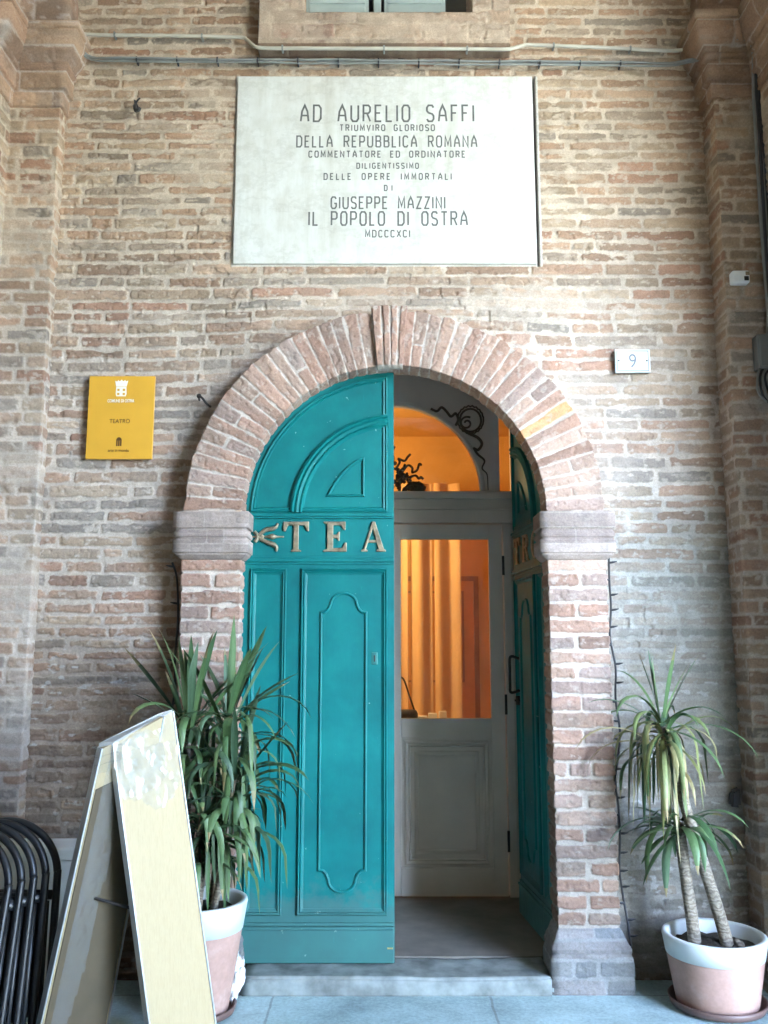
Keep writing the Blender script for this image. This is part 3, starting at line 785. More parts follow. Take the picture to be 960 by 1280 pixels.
def glazed(s, label):
    root = thing('glazed_door', label, 'door', (mir(.745, s), YI, .08), 0, 'pair of inner glazed doors')
    def B(bm, x0, x1, *r, **k):
        a, b = sorted((mir(x0, s), mir(x1, s))); box(bm, a, b, *r, **k)
    bm = bmesh.new()
    B(bm, .053, .105, YI, YI + .04, .085, 2.31, bev=.003); B(bm, .657, .742, YI, YI + .04, .085, 2.31, bev=.003)
    B(bm, .1055, .6565, YI, YI + .04, 2.218, 2.31, bev=.002); B(bm, .1055, .6565, YI, YI + .04, 1.0, 1.115, bev=.002)
    B(bm, .1055, .6565, YI, YI + .04, .085, .245, bev=.002)
    obj('frame', bm, GREY_DOOR, root)
    bm = bmesh.new(); B(bm, .1055, .6565, YI + .012, YI + .03, .2455, .9995); obj('lower_panel', bm, GREY_DOOR, root)
    bm = bmesh.new()
    prof = [(0, 0), (0, .012), (.010, .016), (.022, .006), (.03, .012), (.038, 0)]
    a, b = sorted((mir(.125, s), mir(.637, s)))
    sweep_xz(bm, rect(a, .262, b, .983), True, prof, YI + .012)
    sweep_xz(bm, rect(a + .06, .325, b - .06, .92), True, [(0, 0), (.004, .008), (.02, .010), (.024, 0)], YI + .012)
    obj('panel_moulding', bm, GREY_DOOR, root)
    bm = bmesh.new(); B(bm, .1, .66, YI + .02, YI + .025, 1.11, 2.222); obj('pane', bm, GLASS, root)
    for z in (.40, 1.2, 2.05):
        bm = bmesh.new(); x = mir(.745, s); tube(bm, [(x, YI - .012, z - .06), (x, YI - .012, z + .06)], .008, 8); obj('hinge', bm, DARK_IRON, root)
    return root
glazed(1, 'right taupe glazed door showing the orange foyer')
glazed(-1, 'left taupe glazed door hidden behind the closed teal leaf')

# things in the foyer
tb = thing('side_table', 'small dark table in the foyer with papers on it', 'table', (.1, 2.7, .08))
bm = bmesh.new(); box(bm, -.2, .5, 2.55, 2.95, .93, .96, .004); obj('tabletop', bm, ORNAMENT, tb)
for x in (-.16, .46):
    for yy_ in (2.59, 2.91):
        bm = bmesh.new(); box(bm, x - .02, x + .02, yy_ - .02, yy_ + .02, .078, .929); obj('leg', bm, ORNAMENT, tb)
rnd = random.Random(3)
for i, (x, y, s_) in enumerate(((.30, 2.74, .04), (.38, 2.75, .035), (.455, 2.68, .03))):
    bm = bmesh.new(); hh = .05 + .02 * i
    solid(bm, [(x - s_, y - .05, .962), (x + s_, y - .05, .962), (x + s_, y + .06, .962), (x - s_, y + .06, .962), (x - s_ * .9, y - .045, .962 + hh), (x + s_ * .9, y - .045, .962 + hh), (x + s_ * .9, y + .05, .962 + hh), (x - s_ * .9, y + .05, .962 + hh)])
    tag(obj('paper_stack', bm, WHITE_PLASTIC), ('low', 'middle', 'tall')[i] + ' stack of white leaflets on the foyer table', 'leaflets', 'leaflets on the foyer table')

# ------------------------------------------------------------------ the teal door leaves
def serif_letter(bm, ch, x0, z0, w_, h_, y0, d):
    def PZ(pts, dy=0): prism_xz(bm, [(x0 + a * w_, z0 + b * h_) for a, b in pts], y0 - d - dy, y0)
    if ch == 'T':
        PZ([(.30, 0), (.70, 0), (.70, .04), (.60, .08), (.60, .88), (.82, .88), (.92, .68), (1, .68), (1, 1), (0, 1), (0, .68), (.08, .68), (.18, .88), (.40, .88), (.40, .08), (.30, .04)])
    elif ch == 'E':
        PZ([(0, 0), (1, 0), (1, .30), (.92, .30), (.80, .12), (.42, .12), (.42, .45), (.58, .45), (.64, .36), (.70, .36), (.70, .66), (.64, .66), (.58, .56), (.42, .56), (.42, .88), (.76, .88), (.88, .72), (.95, .72), (.95, 1), (0, 1), (0, .95), (.16, .92), (.16, .08), (0, .05)])
    elif ch == 'A':
        PZ([(0, 0), (.26, 0), (.26, .05), (.19, .08), (.50, .85), (.44, 1), (.10, .08), (0, .05)])
        PZ([(.44, 1), (.56, 1), (.92, .08), (1, .05), (1, 0), (.62, 0), (.62, .05), (.70, .08), (.42, .92)], .0006)
        PZ([(.26, .30), (.66, .30), (.63, .39), (.30, .39)], -.0008)
    elif ch == 'R':
        PZ([(0, 0), (.40, 0), (.40, .05), (.31, .08), (.31, .92), (.40, .95), (.40, 1), (0, 1), (0, .95), (.10, .92), (.10, .08), (0, .05)])
        pts = [(.30, .99), (.55, .99)] + [(.55 + .30 * math.sin(t), .74 + .25 * math.cos(t)) for t in np.linspace(.2, PI - .2, 8)] + [(.30, .49), (.30, .57), (.52, .57)] + [(.52 + .15 * math.sin(t), .735 - .16 * math.cos(t)) for t in np.linspace(.2, PI - .2, 8)] + [(.30, .90)]
        PZ(pts, .0006)
        PZ([(.42, .5), (.62, .5), (.92, .07), (1, .05), (1, 0), (.78, 0)], -.0008)
    elif ch == 'O':
        n = 28
        for i in range(n):
            a, b = 2 * PI * i / n, 2 * PI * (i + 1) / n
            PZ([(.5 + .5 * math.cos(a), .5 + .5 * math.sin(a)), (.5 + .5 * math.cos(b), .5 + .5 * math.sin(b)), (.5 + .32 * math.cos(b), .5 + .40 * math.sin(b)), (.5 + .32 * math.cos(a), .5 + .40 * math.sin(a))])

PMP = [(0, 0), (0, .010), (.005, .015), (.011, .008), (.016, .013), (.022, .006), (.030, .002), (.030, 0)]
def teal_leaf(s, label, letters, loc, rotz):
    """s=+1: hinge on the left, leaf runs to +x. local origin at the hinge, z=0 at leaf foot; front face at local y=0"""
    root = thing('teal_door', label, 'door', loc, rotz, 'leaves of the teal double door', local=True)
    W, zb = .768, .08
    K = lambda a: s * a
    Z = lambda z: z - zb
    def path(pts):
        p = [(K(a), Z(z)) for a, z in pts]
        return p if s > 0 else p[::-1]
    cx_ = .766; Rr = .79
    outl = [(-.03, .083), (W, .083), (W, ZS + Rr)] + [(cx_ + Rr * math.cos(t), ZS + Rr * math.sin(t)) for t in np.linspace(PI / 2 + .01, PI, 26)]
    outl = [(max(a, -.03), z) for a, z in outl]
    bm = bmesh.new(); prism_xz(bm, path(outl), 0, .05)
    obj('leaf', bm, TEAL, root)
    bm = bmesh.new()
    sweep_xz(bm, path(rect(.050, .295, .232, 1.935)), True, PMP, 0)
    obj('panel_moulding', bm, TEAL, root)
    bm = bmesh.new(); sweep_xz(bm, path(rect(.305, .295, .735, 1.935)), True, PMP, 0)
    obj('panel_moulding', bm, TEAL, root)
    # shaped bead inside the tall panel
    def ogee(zs_, zt, flip=1):
        l = [(.400, zs_), (.425, zs_ + flip * .004), (.437, zs_ + flip * .016), (.447, zs_ + flip * .04)]
        n = 8; cxx = .518; rx = cxx - .447
        for t in np.linspace(PI * .93, PI / 2, n): l.append((cxx + rx * math.cos(t), zs_ + flip * (.04 + (abs(zt - zs_) - .04) * math.sin(t))))
        r_ = [(2 * cxx - a, z) for a, z in l[::-1][1:]]
        return l + r_
    top = ogee(1.722, 1.818); bot = ogee(.492, .392, -1)
    bead = bot + top[::-1]
    bm = bmesh.new(); sweep_xz(bm, path(bead), True, [(0, 0), (.002, .007), (.007, .010), (.012, .007), (.014, 0)], 0)
    obj('panel_bead', bm, TEAL, root)
    # rails
    bm = bmesh.new()
    for z0, z1, d in ((2.188, 2.198, .012), (2.198, 2.212, .018), (1.985, 1.995, .010), (1.968, 1.985, .018), (1.955, 1.968, .008)):
        a, b = sorted((K(.0), K(W - .003))); box(bm, a, b, -d, -.0005 + .002, Z(z0), Z(z1) - .0004, .002)
    obj('frieze_moulding', bm, TEAL, root)
    bm = bmesh.new(); a, b = sorted((K(-.005), K(W - .004)))
    box(bm, a, b, -.014, .002, Z(.084), Z(.232), .004); box(bm, a, b, -.020, .002, Z(.2325), Z(.247), .004); box(bm, a, b, -.010, .002, Z(.2475), Z(.262), .003)
    obj('kick_board', bm, TEAL, root)
    # lunette: outer border, broad quarter ring, small quarter panel
    def q(r_, zl, ar, n=20, cz=ZS):
        a1 = math.asin(min(1, (zl - cz) / r_)); pts = [(ar, zl)]
        a2 = math.acos(min(1, (cx_ - ar) / r_))
        pts += [(cx_ - r_ * math.cos(t), cz + r_ * math.sin(t)) for t in np.linspace(a2, a1, n)]
        return pts
    bm = bmesh.new(); sweep_xz(bm, path(q(.725, 2.222, .735)), True, [(0, 0), (0, .009), (.006, .013), (.013, .006), (.02, .009), (.026, 0)][::1], 0)
    obj('lunette_border', bm, TEAL, root)
    bm = bmesh.new()
    sweep_xz(bm, path(q(.525, 2.2225, .7345)[1:]), False, [(0, 0), (.002, .018), (.014, .026), (.022, .014), (.034, .022), (.046, .012), (.056, .018), (.066, .004), (.070, 0)], 0)
    obj('lunette_ring', bm, TEAL, root)
    bm = bmesh.new()
    sweep_xz(bm, path([(.425, 2.30), (.62, 2.30), (.62, 2.506), (.585, 2.494), (.54, 2.465), (.495, 2.418), (.455, 2.36)]), True, [(0, 0), (.002, .009), (.007, .012), (.012, .008), (.016, 0)], 0)
    obj('lunette_bead', bm, TEAL, root)
    # brass letters
    for ch, a in letters:
        bm = bmesh.new(); wd = {'T': .128, 'E': .118, 'A': .125, 'R': .13, 'O': .14}[ch]
        serif_letter(bm, ch, a, Z(2.020), wd, .152, -.004, .012)
        bmesh.ops.translate(bm, verts=bm.verts[:], vec=(0, .0045, 0))
        o = obj('brass_letter', bm, BRONZE, root)
        md = o.modifiers.new('bev', 'BEVEL'); md.width = .0025; md.segments = 2; md.limit_method = 'ANGLE'
    # brass ornament
    bm = bmesh.new(); A0 = .06 if s > 0 else .06
    E = lambda pts: [(K(A0 + a), -.008, Z(2.095 + z)) for a, z in pts]
    for arm in ([(.018, .0), (.035, .013), (.065, .036), (.095, .040), (.115, .050), (.124, .068)], [(.018, .0), (.043, -.014), (.078, -.030), (.106, -.040), (.120, -.055), (.118, -.074)]):
        p_ = catmull(E(arm), 5); tube(bm, p_, [.0055 + .006 * math.sin(min(1, i / (len(p_) - 1)) * PI) for i in range(len(p_))], 8)
    p_ = catmull(E([(-.012, 0), (.03, 0), (.06, .001), (.095, .001), (.12, .0), (.155, 0)]), 5)
    tube(bm, p_, [.004 + .010 * math.exp(-((i / (len(p_) - 1) - .62) / .13) ** 2) for i in range(len(p_))], 8)
    tube(bm, catmull(E([(.006, .026), (.020, .010), (.022, -.008), (.010, -.026)]), 4), .009, 8)
    tube(bm, catmull(E([(.03, .012), (.05, .0), (.03, -.012)]), 4), .007, 8)
    obj('brass_ornament', bm, BRONZE, root, True)
    # keyhole plate
    bm = bmesh.new(); a = .672
    xa, xb = sorted((K(a - .014), K(a + .014)))
    box(bm, xa, xb, -.004, .001, Z(1.462), Z(1.522), .003); obj('keyhole_plate', bm, TEAL if False else simple('dull_key_plate', (.03, .16, .15), .4, .3), root)
    bm = bmesh.new(); xa, xb = sorted((K(a - .004), K(a + .004))); box(bm, xa, xb, -.0055, .0, Z(1.476), Z(1.508), .002); obj('keyhole', bm, DARK_IRON, root)
    return root

lf = teal_leaf(1, 'closed left teal door leaf with brass letters TEA', [('T', .212), ('E', .413), ('A', .603)], (AX - .768, .10, .08), 0)
rf = teal_leaf(-1, 'right teal door leaf swung open into the dark vestibule', [('T', -.725), ('R', -.53), ('O', -.34)], (AX + .768 + .025, .135, .08), R(-84.5))
# iron pull on the open leaf (its handle shows against the vestibule)
bm = bmesh.new(); x = -.70
tube(bm, catmull([(x, 0, 1.40), (x, -.05, 1.41), (x, -.055, 1.33), (x, -.055, 1.25), (x, -.05, 1.21), (x, 0, 1.22)], 6), .008, 8)
tube(bm, [(x, -.012, 1.14), (x, -.012, 1.19)], .012, 8); tube(bm, [(x, 0, 1.165), (x, -.03, 1.165)], .006, 8)
obj('pull_handle', bm, DARK_IRON, rf, True)
bm = bmesh.new(); box(bm, .768 - .035 , .768 - .008, -.016, -.0135, .068, .075); obj('brass_catch', bm, simple('bright_brass', (.8, .65, .3), .3, .9), lf)

# ------------------------------------------------------------------ marble plaque
GL = {
 'A': (.66, [[(0, 0), (.10, .62), (.33, 1), (.56, .62), (.66, 0)], [(.07, .36), (.59, .36)]]),
 'B': (.58, [[(0, 0), (0, 1), (.42, 1), (.54, .90), (.54, .64), (.42, .54), (0, .54)], [(.42, .54), (.58, .42), (.58, .12), (.46, 0), (0, 0)]]),
 'C': (.58, [[(.58, .84), (.44, 1), (.14, 1), (0, .84), (0, .16), (.14, 0), (.44, 0), (.58, .16)]]),
 'D': (.60, [[(0, 0), (0, 1), (.42, 1), (.60, .82), (.60, .18), (.42, 0), (0, 0)]]),
 'E': (.50, [[(.50, 1), (0, 1), (0, 0), (.50, 0)], [(0, .52), (.40, .52)]]),
 'F': (.48, [[(.48, 1), (0, 1), (0, 0)], [(0, .52), (.38, .52)]]),
 'G': (.60, [[(.58, .84), (.44, 1), (.14, 1), (0, .84), (0, .16), (.14, 0), (.44, 0), (.60, .16), (.60, .44), (.36, .44)]]),
 'I': (.02, [[(.01, 0), (.01, 1)]]),
 'L': (.46, [[(0, 1), (0, 0), (.46, 0)]]),
 'M': (.74, [[(0, 0), (.04, 1), (.37, .2), (.70, 1), (.74, 0)]]),
 'N': (.60, [[(0, 0), (0, 1), (.60, 0), (.60, 1)]]),
 'O': (.60, [[(.14, 0), (0, .16), (0, .84), (.14, 1), (.46, 1), (.60, .84), (.60, .16), (.46, 0), (.14, 0)]]),
 'P': (.56, [[(0, 0), (0, 1), (.42, 1), (.56, .88), (.56, .58), (.42, .46), (0, .46)]]),
 'R': (.58, [[(0, 0), (0, 1), (.42, 1), (.56, .88), (.56, .62), (.42, .50), (0, .50)], [(.30, .50), (.58, 0)]]),
 'S': (.56, [[(.56, .86), (.44, 1), (.13, 1), (0, .86), (0, .66), (.12, .54), (.44, .46), (.56, .34), (.56, .14), (.43, 0), (.12, 0), (0, .14)]]),
 'T': (.60, [[(0, 1), (.60, 1)], [(.30, 1), (.30, 0)]]),
 'U': (.60, [[(0, 1), (0, .16), (.14, 0), (.46, 0), (.60, .16), (.60, 1)]]),
 'V': (.62, [[(0, 1), (.31, 0), (.62, 1)]]),
 'X': (.60, [[(0, 0), (.60, 1)], [(0, 1), (.60, 0)]]),
 'Z': (.56, [[(0, 1), (.56, 1), (0, 0), (.56, 0)]]),
}
def stroke_line(text, x0, x1, z0, h_, y, thick):
    """one mesh per word, letter-spaced to fill x0..x1"""
    gw = .68 if h_ > .05 else .82; WG = 3.4
    tot = sum(GL[c_][0] * h_ * gw for c_ in text if c_ != ' ')
    words = text.split(' ')
    gaps = sum(len(w_) - 1 for w_ in words) + WG * (len(words) - 1)
    gp = (x1 - x0 - tot) / max(1, gaps); x = x0; out = []
    for w_ in words:
        bm = bmesh.new()
        for i, ch in enumerate(w_):
            for k, st in enumerate(GL[ch][1]):
                closed = st[0] == st[-1] and len(st) > 3
                pts = [(x + a * h_ * gw, z0 + b * h_) for a, b in (st[:-1] if closed else st)]
                t = thick * (.5 if k == 0 else .46)
                sweep_xz(bm, pts, closed, [(-t, -.0005), (-t, .0006 + .0003 * k), (t, .0006 + .0003 * k), (t, -.0005)], y)
            x += GL[ch][0] * h_ * gw + (gp if i < len(w_) - 1 else gp * WG)
        out.append(bm)
    return out
YPQ = YW - .018
plq = thing('marble_plaque', 'white marble plaque with engraved Italian dedication above the arch', 'plaque', (0, YPQ, PLQ[2]))
bm = bmesh.new(); box(bm, PLQ[0], PLQ[1] - .008, YPQ, YW + .04, PLQ[2], PLQ[3], .004)
bmesh.ops.subdivide_edges(bm, edges=[e for e in bm.edges if e.calc_length() > .3], cuts=6, use_grid_fill=True)
obj('slab', bm, MARBLE, plq)
for text, x0, x1, z0, h_, tk in [
    ('AD AURELIO SAFFI', -.452, .486, 4.368, .094, .0115), ('TRIUMVIRO GLORIOSO', -.238, .273, 4.313, .034, .0070), ('DELLA REPUBBLICA ROMANA', -.471, .501, 4.218, .063, .0090),
    ('COMMENTATORE ED ORDINATORE', -.405, .436, 4.158, .035, .0072), ('DILIGENTISSIMO', -.146, .185, 4.093, .030, .0066), ('DELLE OPERE IMMORTALI', -.322, .361, 4.029, .034, .0070),
    ('DI', .002, .043, 3.965, .030, .0066), ('GIUSEPPE MAZZINI', -.282, .325, 3.863, .065, .0092), ('IL POPOLO DI OSTRA', -.400, .443, 3.768, .075, .0102), ('MDCCCXCI', -.098, .136, 3.701, .037, .0070)]:
    for bm in stroke_line(text, x0, x1, z0, h_, YPQ, tk * .9): obj('inscription', bm, INK, plq)

def text_mesh(name, s_, size, x, y, z, mat, parent, align='CENTER', bold=0, sx=1):
    cu = bpy.data.curves.new(name, 'FONT'); cu.body = s_; cu.size = size; cu.align_x = align; cu.extrude = .0005; cu.offset = bold
    t = bpy.data.objects.new(name, cu); COL.objects.link(t)
    dg = bpy.context.evaluated_depsgraph_get(); me = bpy.data.meshes.new_from_object(t.evaluated_get(dg))
    bpy.data.objects.remove(t); bpy.data.curves.remove(cu)
    me.transform(Matrix.Translation((x, y, z)) @ Matrix.Rotation(R(90), 4, 'X') @ Matrix.Diagonal((sx, 1, 1, 1)))
    me.materials.clear()
    return link(name, me, mat, parent)

# ------------------------------------------------------------------ yellow theatre sign
YS = .085
sg = thing('theatre_sign', 'yellow TEATRO sign with white town crest on the left', 'sign', (-1.35, YS, 2.49))
bm = bmesh.new(); box(bm, -1.520, -1.182, YS, YS + .018, 2.493, 2.930, .002); obj('plate', bm, YELLOW, sg)
for x, z in ((-1.49, 2.52), (-1.21, 2.52), (-1.49, 2.90), (-1.21, 2.90)):
    bm = bmesh.new(); box(bm, x - .012, x + .012, YS + .0185, YW + .03, z - .012, z + .012); obj('standoff', bm, DARK_IRON, sg)
bm = bmesh.new(); cxs = -1.353
prism_xz(bm, [(cxs - .024, 2.822), (cxs + .024, 2.822), (cxs + .028, 2.835), (cxs + .026, 2.872), (cxs - .026, 2.872), (cxs - .028, 2.835)], YS - .0012, YS + .001)
prism_xz(bm, [(cxs - .027, 2.874), (cxs + .027, 2.874), (cxs + .033, 2.905), (cxs + .022, 2.900), (cxs + .018, 2.908), (cxs + .009, 2.901), (cxs, 2.911), (cxs - .009, 2.901), (cxs - .018, 2.908), (cxs - .022, 2.900), (cxs - .033, 2.905)], YS - .0012, YS + .001)
obj('crest', bm, WHITE_INK, sg)
bm = bmesh.new()
for dx in (-.014, .014):
    prism_xz(bm, [(cxs + dx - .006, 2.850), (cxs + dx + .006, 2.850), (cxs + dx + .006, 2.862), (cxs + dx - .006, 2.862)], YS - .0018, YS - .0013)
    prism_xz(bm, [(cxs + dx - .006, 2.828), (cxs + dx + .006, 2.828), (cxs + dx + .006, 2.840), (cxs + dx - .006, 2.840)], YS - .0018, YS - .0013)
obj('crest_charge', bm, YELLOW, sg)
text_mesh('lettering', 'COMUNE DI OSTRA', .023, cxs, YS - .001, 2.790, WHITE_INK, sg, bold=.0004, sx=.66)
text_mesh('lettering', 'TEATRO', .031, cxs, YS - .001, 2.680, BROWN_INK, sg, sx=.9)
text_mesh('lettering', 'arte in mondo', .022, cxs, YS - .001, 2.530, BROWN_INK, sg, sx=.85)
bm = bmesh.new(); z0 = 2.560
for dx in (-.010, 0, .010):
    prism_xz(bm, [(cxs + dx - .0036, z0), (cxs + dx + .0036, z0), (cxs + dx + .0036, z0 + .028), (cxs + dx - .0036, z0 + .028)], YS - .0012, YS + .001)
prism_xz(bm, [(cxs - .0145, z0 + .0285)] + [(cxs + .0145 * -math.cos(t), z0 + .0285 + .018 * math.sin(t)) for t in np.linspace(.1, PI - .1, 8)] + [(cxs + .0145, z0 + .0285)], YS - .0012, YS + .001)
obj('arch_emblem', bm, BROWN_INK, sg)

# ------------------------------------------------------------------ house number
nb = thing('house_number', 'small white house number plate reading 9', 'number plate', (1.288, .09, 2.95))
bm = bmesh.new(); box(bm, 1.197, 1.380, .088, .105, 2.950, 3.076, .004); obj('plate', bm, WHITE_CER, nb)
bm = bmesh.new(); sweep_xz(bm, rect(1.206, 2.959, 1.371, 3.067), True, [(0, -.001), (0, .0012), (.0035, .0012), (.0035, -.001)], .088); obj('border', bm, BLUE_INK, nb)
text_mesh('numeral', '9', .105, 1.288, .0875, 2.977, BLUE_INK, nb, sx=.85)
for x in (1.216, 1.361):
    bm = bmesh.new(); bmesh.ops.create_icosphere(bm, subdivisions=2, radius=.0045, matrix=Matrix.Translation((x, .0865, 3.013))); obj('screw', bm, DARK_IRON, nb)
bm = bmesh.new(); box(bm, 1.2, 1.377, .1055, YW + .03, 2.955, 3.07); obj('backing', bm, DARK_IRON, nb)

# ------------------------------------------------------------------ window over the plaque
win = thing('window', 'window with grey-green shutters and thick brick surround at the top', 'window', (0, YW, WIN[2]))
sb = Bricks(301, WIN[2] - .02, 6.4, WIN[0] - .1, WIN[1] + .1, ch=(.07, .10), bl=(.22, .5), joint=(.004, .009), pal=np.array([(.44, .31, .22), (.42, .30, .22), (.46, .34, .25), (.36, .22, .16)], np.float32), mortar=np.array((.52, .40, .30), np.float32), depth=.010, erode=.006, wob=.006, smear_amt=.12)
xs = np.concatenate([[WIN[0] - .001], np.arange(WIN[0], WIN[1] + .003, .007), [WIN[1] + .005]])
zs = np.concatenate([[WIN[2] - .001], np.arange(WIN[2], 5.2, .007), np.arange(5.22, WIN[3], .04), [WIN[3] + .001]])
U, V = np.meshgrid(xs, zs); h, c = sb.eval(U, V)
Y = .045 - h
outer = (U < WIN[0]) | (U > WIN[1] + .003) | (V < WIN[2]) | (V > WIN[3])
Y = np.where(outer, YW + .06, Y)
ox0, ox1, oz0, oz1 = -.44, .484, 4.975, 6.02
inn = (U > ox0 + .004) & (U < ox1 - .004) & (V > oz0 + .004) & (V < oz1 - .02)
near = inn & ((U < ox0 + .012) | (U > ox1 - .012) | (V < oz0 + .012) | (V > oz1 - .06))
Y = np.where(inn, .24, Y)
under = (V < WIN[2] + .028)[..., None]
uc = inn[:-1, :-1] & inn[1:, 1:] & inn[1:, :-1] & inn[:-1, 1:]
uc &= ~(near[:-1, :-1] | near[1:, 1:])
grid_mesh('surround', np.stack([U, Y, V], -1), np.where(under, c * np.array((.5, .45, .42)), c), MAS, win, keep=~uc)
bm = bmesh.new(); box(bm, ox0 - .0, ox1 + .0, .06, .26, 4.90, 4.985, .003); obj('sill', bm, simple('pale_sill_stone', (.46, .38, .30), .85, var=.2, bump=.3), win)
for x0, x1 in ((ox0 + .003, -.085), (.0, ox1 - .14)):
    bm = bmesh.new(); box(bm, x0, x1, .15, .18, 4.99, 6.01, .004)
    obj('shutter', bm, SHUTTER, win)
    bm = bmesh.new()
    for z in np.arange(5.0, 6.0, .055): box(bm, x0 + .02, x1 - .02, .142, .1495, z, z + .035, .003)
    obj('slat', bm, SHUTTER, win)
bm = bmesh.new(); box(bm, -.058, -.016, .13, .2, 4.99, 6.01, .004); obj('mullion', bm, SHUTTER, win)
bm = bmesh.new(); box(bm, ox0 - .03, ox1 + .03, .245, .26, 4.95, 6.05); obj('dark_opening', bm, SHUTTER_DARK, win)

# ------------------------------------------------------------------ cables and small fixings on the wall
YC = .085
con = thing('cable_conduit', 'cream conduit looping under the window surround', 'conduit', (0, YC, 4.75))
path = [(-1.735, .02, 4.90), (-1.70, .06, 4.892), (-1.63, YC, 4.876), (-1.2, YC, 4.868), (-.81, YC, 4.858), (-.755, YC - .015, 4.835), (-.715, YC - .04, 4.785), (-.66, .035, 4.757), (-.4, .032, 4.752), (.4, .032, 4.749), (.65, .034, 4.748), (.71, YC - .04, 4.765), (.76, YC - .015, 4.797), (.82, YC, 4.812), (1.2, YC, 4.795), (1.585, YC, 4.777), (1.66, .06, 4.785), (1.71, .0, 4.80)]
bm = bmesh.new(); tube(bm, catmull(path, 6), .0095, 10); obj('pipe', bm, PVC, con, True)
for x, z, y in ((-1.48, 4.874, YC), (-1.0, 4.863, YC), (-.55, 4.755, .033), (.0, 4.751, .033), (.45, 4.749, .033), (.93, 4.807, YC), (1.35, 4.788, YC)):
    bm = bmesh.new(); box(bm, x - .005, x + .005, y - .0115, y + .03, z - .0125, z + .0125, .002); obj('clip', bm, GREY_CABLE, con)
cb = thing('cable_bundle', 'grey cable bundle with clips running just above the marble plaque', 'cables', (0, YC, 4.70))
rnd = random.Random(8)
for k in range(3):
    d = (-.008, .006, .0)[k]; zz = (.0, .004, -.013)[k]
    pts = [(-1.745, -.01, 4.86 + zz), (-1.70, .03, 4.815 + zz), (-1.66, .06, 4.765 + zz * 2 + .01 * k), (-1.60, YC, 4.735 + zz)]
    pts += [(x, YC - .004 + d + rnd.uniform(-.002, .002), 4.724 - (x + 1.5) * .009 + zz + rnd.uniform(-.003, .003)) for x in np.arange(-1.45, 1.5, .2)]
    pts += [(1.56, YC, 4.700 + zz), (1.64, .04, 4.685 + zz), (1.70, -.02, 4.665 + zz), (1.73, -.075, 4.68 + zz), (1.78, -.115, 4.70 + zz), (1.88, -.12, 4.70 + zz), (1.91, -.13, 4.68 + zz), (1.92 + .008 * k, -.13, 4.60)]
    bm = bmesh.new(); tube(bm, catmull(pts, 4), .0055, 8); obj('cable', bm, GREY_CABLE, cb, True)
for x in np.arange(-1.35, 1.5, .22):
    bm = bmesh.new(); z = 4.724 - (x + 1.5) * .009; box(bm, x - .004, x + .004, YC - .018, YC + .03, z - .018, z + .0095, .002); obj('clip', bm, CABLE, cb)
vc_ = thing('wall_cables', 'black cables dropping down the right pilaster to a junction box', 'cables', (1.93, -.1, 2.8))
for k in range(4):
    pts = [(1.925 + .008 * k, -.13 - .005 * k, 4.62)] + [(1.925 + .010 * k + .004 * math.sin(z * 3 + k), -.09 - .012 * (k % 2), z) for z in np.arange(4.4, 3.1, -.2)] + [(1.915 + .008 * k, -.075, 3.05)]
    bm = bmesh.new(); tube(bm, catmull(pts, 4), .0085, 8); obj('cable', bm, CABLE if k % 2 else GREY_CABLE, vc_, True)
for k in range(5):
    pts = [(1.87 + .022 * k, -.085, 2.93), (1.85 + .012 * k, -.095, 2.87), (1.845 + .02 * k, -.10, 2.79 - .01 * k), (1.89 + .012 * k, -.10, 2.74 - .008 * k), (1.93, -.095, 2.75 + .012 * k), (1.945, -.09, 2.85)]
    bm = bmesh.new(); tube(bm, catmull(pts, 5), .006, 8); obj('cable', bm, CABLE if k % 2 else GREY_CABLE, vc_, True)
jb = thing('junction_box', 'grey junction box with looped cables on the right pilaster', 'box', (1.9, -.1, 2.9))
bm = bmesh.new(); box(bm, 1.852, 1.948, -.115, -.045, 2.91, 3.085, .006); obj('case', bm, simple('grey_box_plastic', (.13, .14, .14), .5, bump=.05), jb)
bm = bmesh.new(); box(bm, 1.858, 1.942, -.124, -.1155, 2.918, 3.077, .004); obj('lid', bm, simple('grey_lid_plastic', (.15, .16, .16), .5, bump=.05), jb)
sn = thing('alarm_sensor', 'small white alarm sensor on the right pilaster', 'sensor', (1.8, -.09, 3.37))
bm = bmesh.new(); box(bm, 1.757, 1.846, -.095, -.045, 3.362, 3.428, .01, 3); obj('case', bm, simple('bright_sensor_plastic', (.85, .88, .9), .35, bump=0), sn)
bm = bmesh.new(); box(bm, 1.815, 1.838, -.098, -.0945, 3.372, 3.395, .002); obj('lens', bm, DARK_IRON, sn)
bm = bmesh.new(); box(bm, 1.823, 1.842, -.0975, -.0945, 3.40, 3.42, .002); obj('indicator', bm, BRONZE, sn)
bm = bmesh.new(); tube(bm, catmull([(-1.352, YC - .005, 4.475), (-1.345, YC - .02, 4.46), (-1.342, YC - .03, 4.43), (-1.335, YC - .035, 4.40), (-1.318, YC - .04, 4.395), (-1.31, YC - .042, 4.41)], 5), [.006] * 10 + [.011] * 8 + [.008] * 8, 8)
tube(bm, [(-1.342, YC + .05, 4.452), (-1.342, YC - .028, 4.452)], .007, 8)
tube(bm, catmull([(-1.342, YC - .01, 4.462), (-1.33, YC - .015, 4.475), (-1.322, YC - .012, 4.485)], 4), .005, 6)
tag(obj('wall_hook', bm, DARK_IRON, None, True), 'rusty iron hook in the bricks, upper left of the plaque', 'hook')
bm = bmesh.new(); tube(bm, catmull([(-.955, YC + .03, 2.81), (-.945, YC - .03, 2.815), (-.925, YC - .045, 2.80), (-.905, YC - .04, 2.775), (-.885, YC - .02, 2.76)], 5), .006, 8)
bmesh.ops.create_icosphere(bm, subdivisions=2, radius=.013, matrix=Matrix.Translation((-.945, YC - .03, 2.815)))
tag(obj('wall_hook', bm, DARK_IRON, None, True), 'bent iron hook beside the left haunch of the arch', 'hook')
bm = bmesh.new()
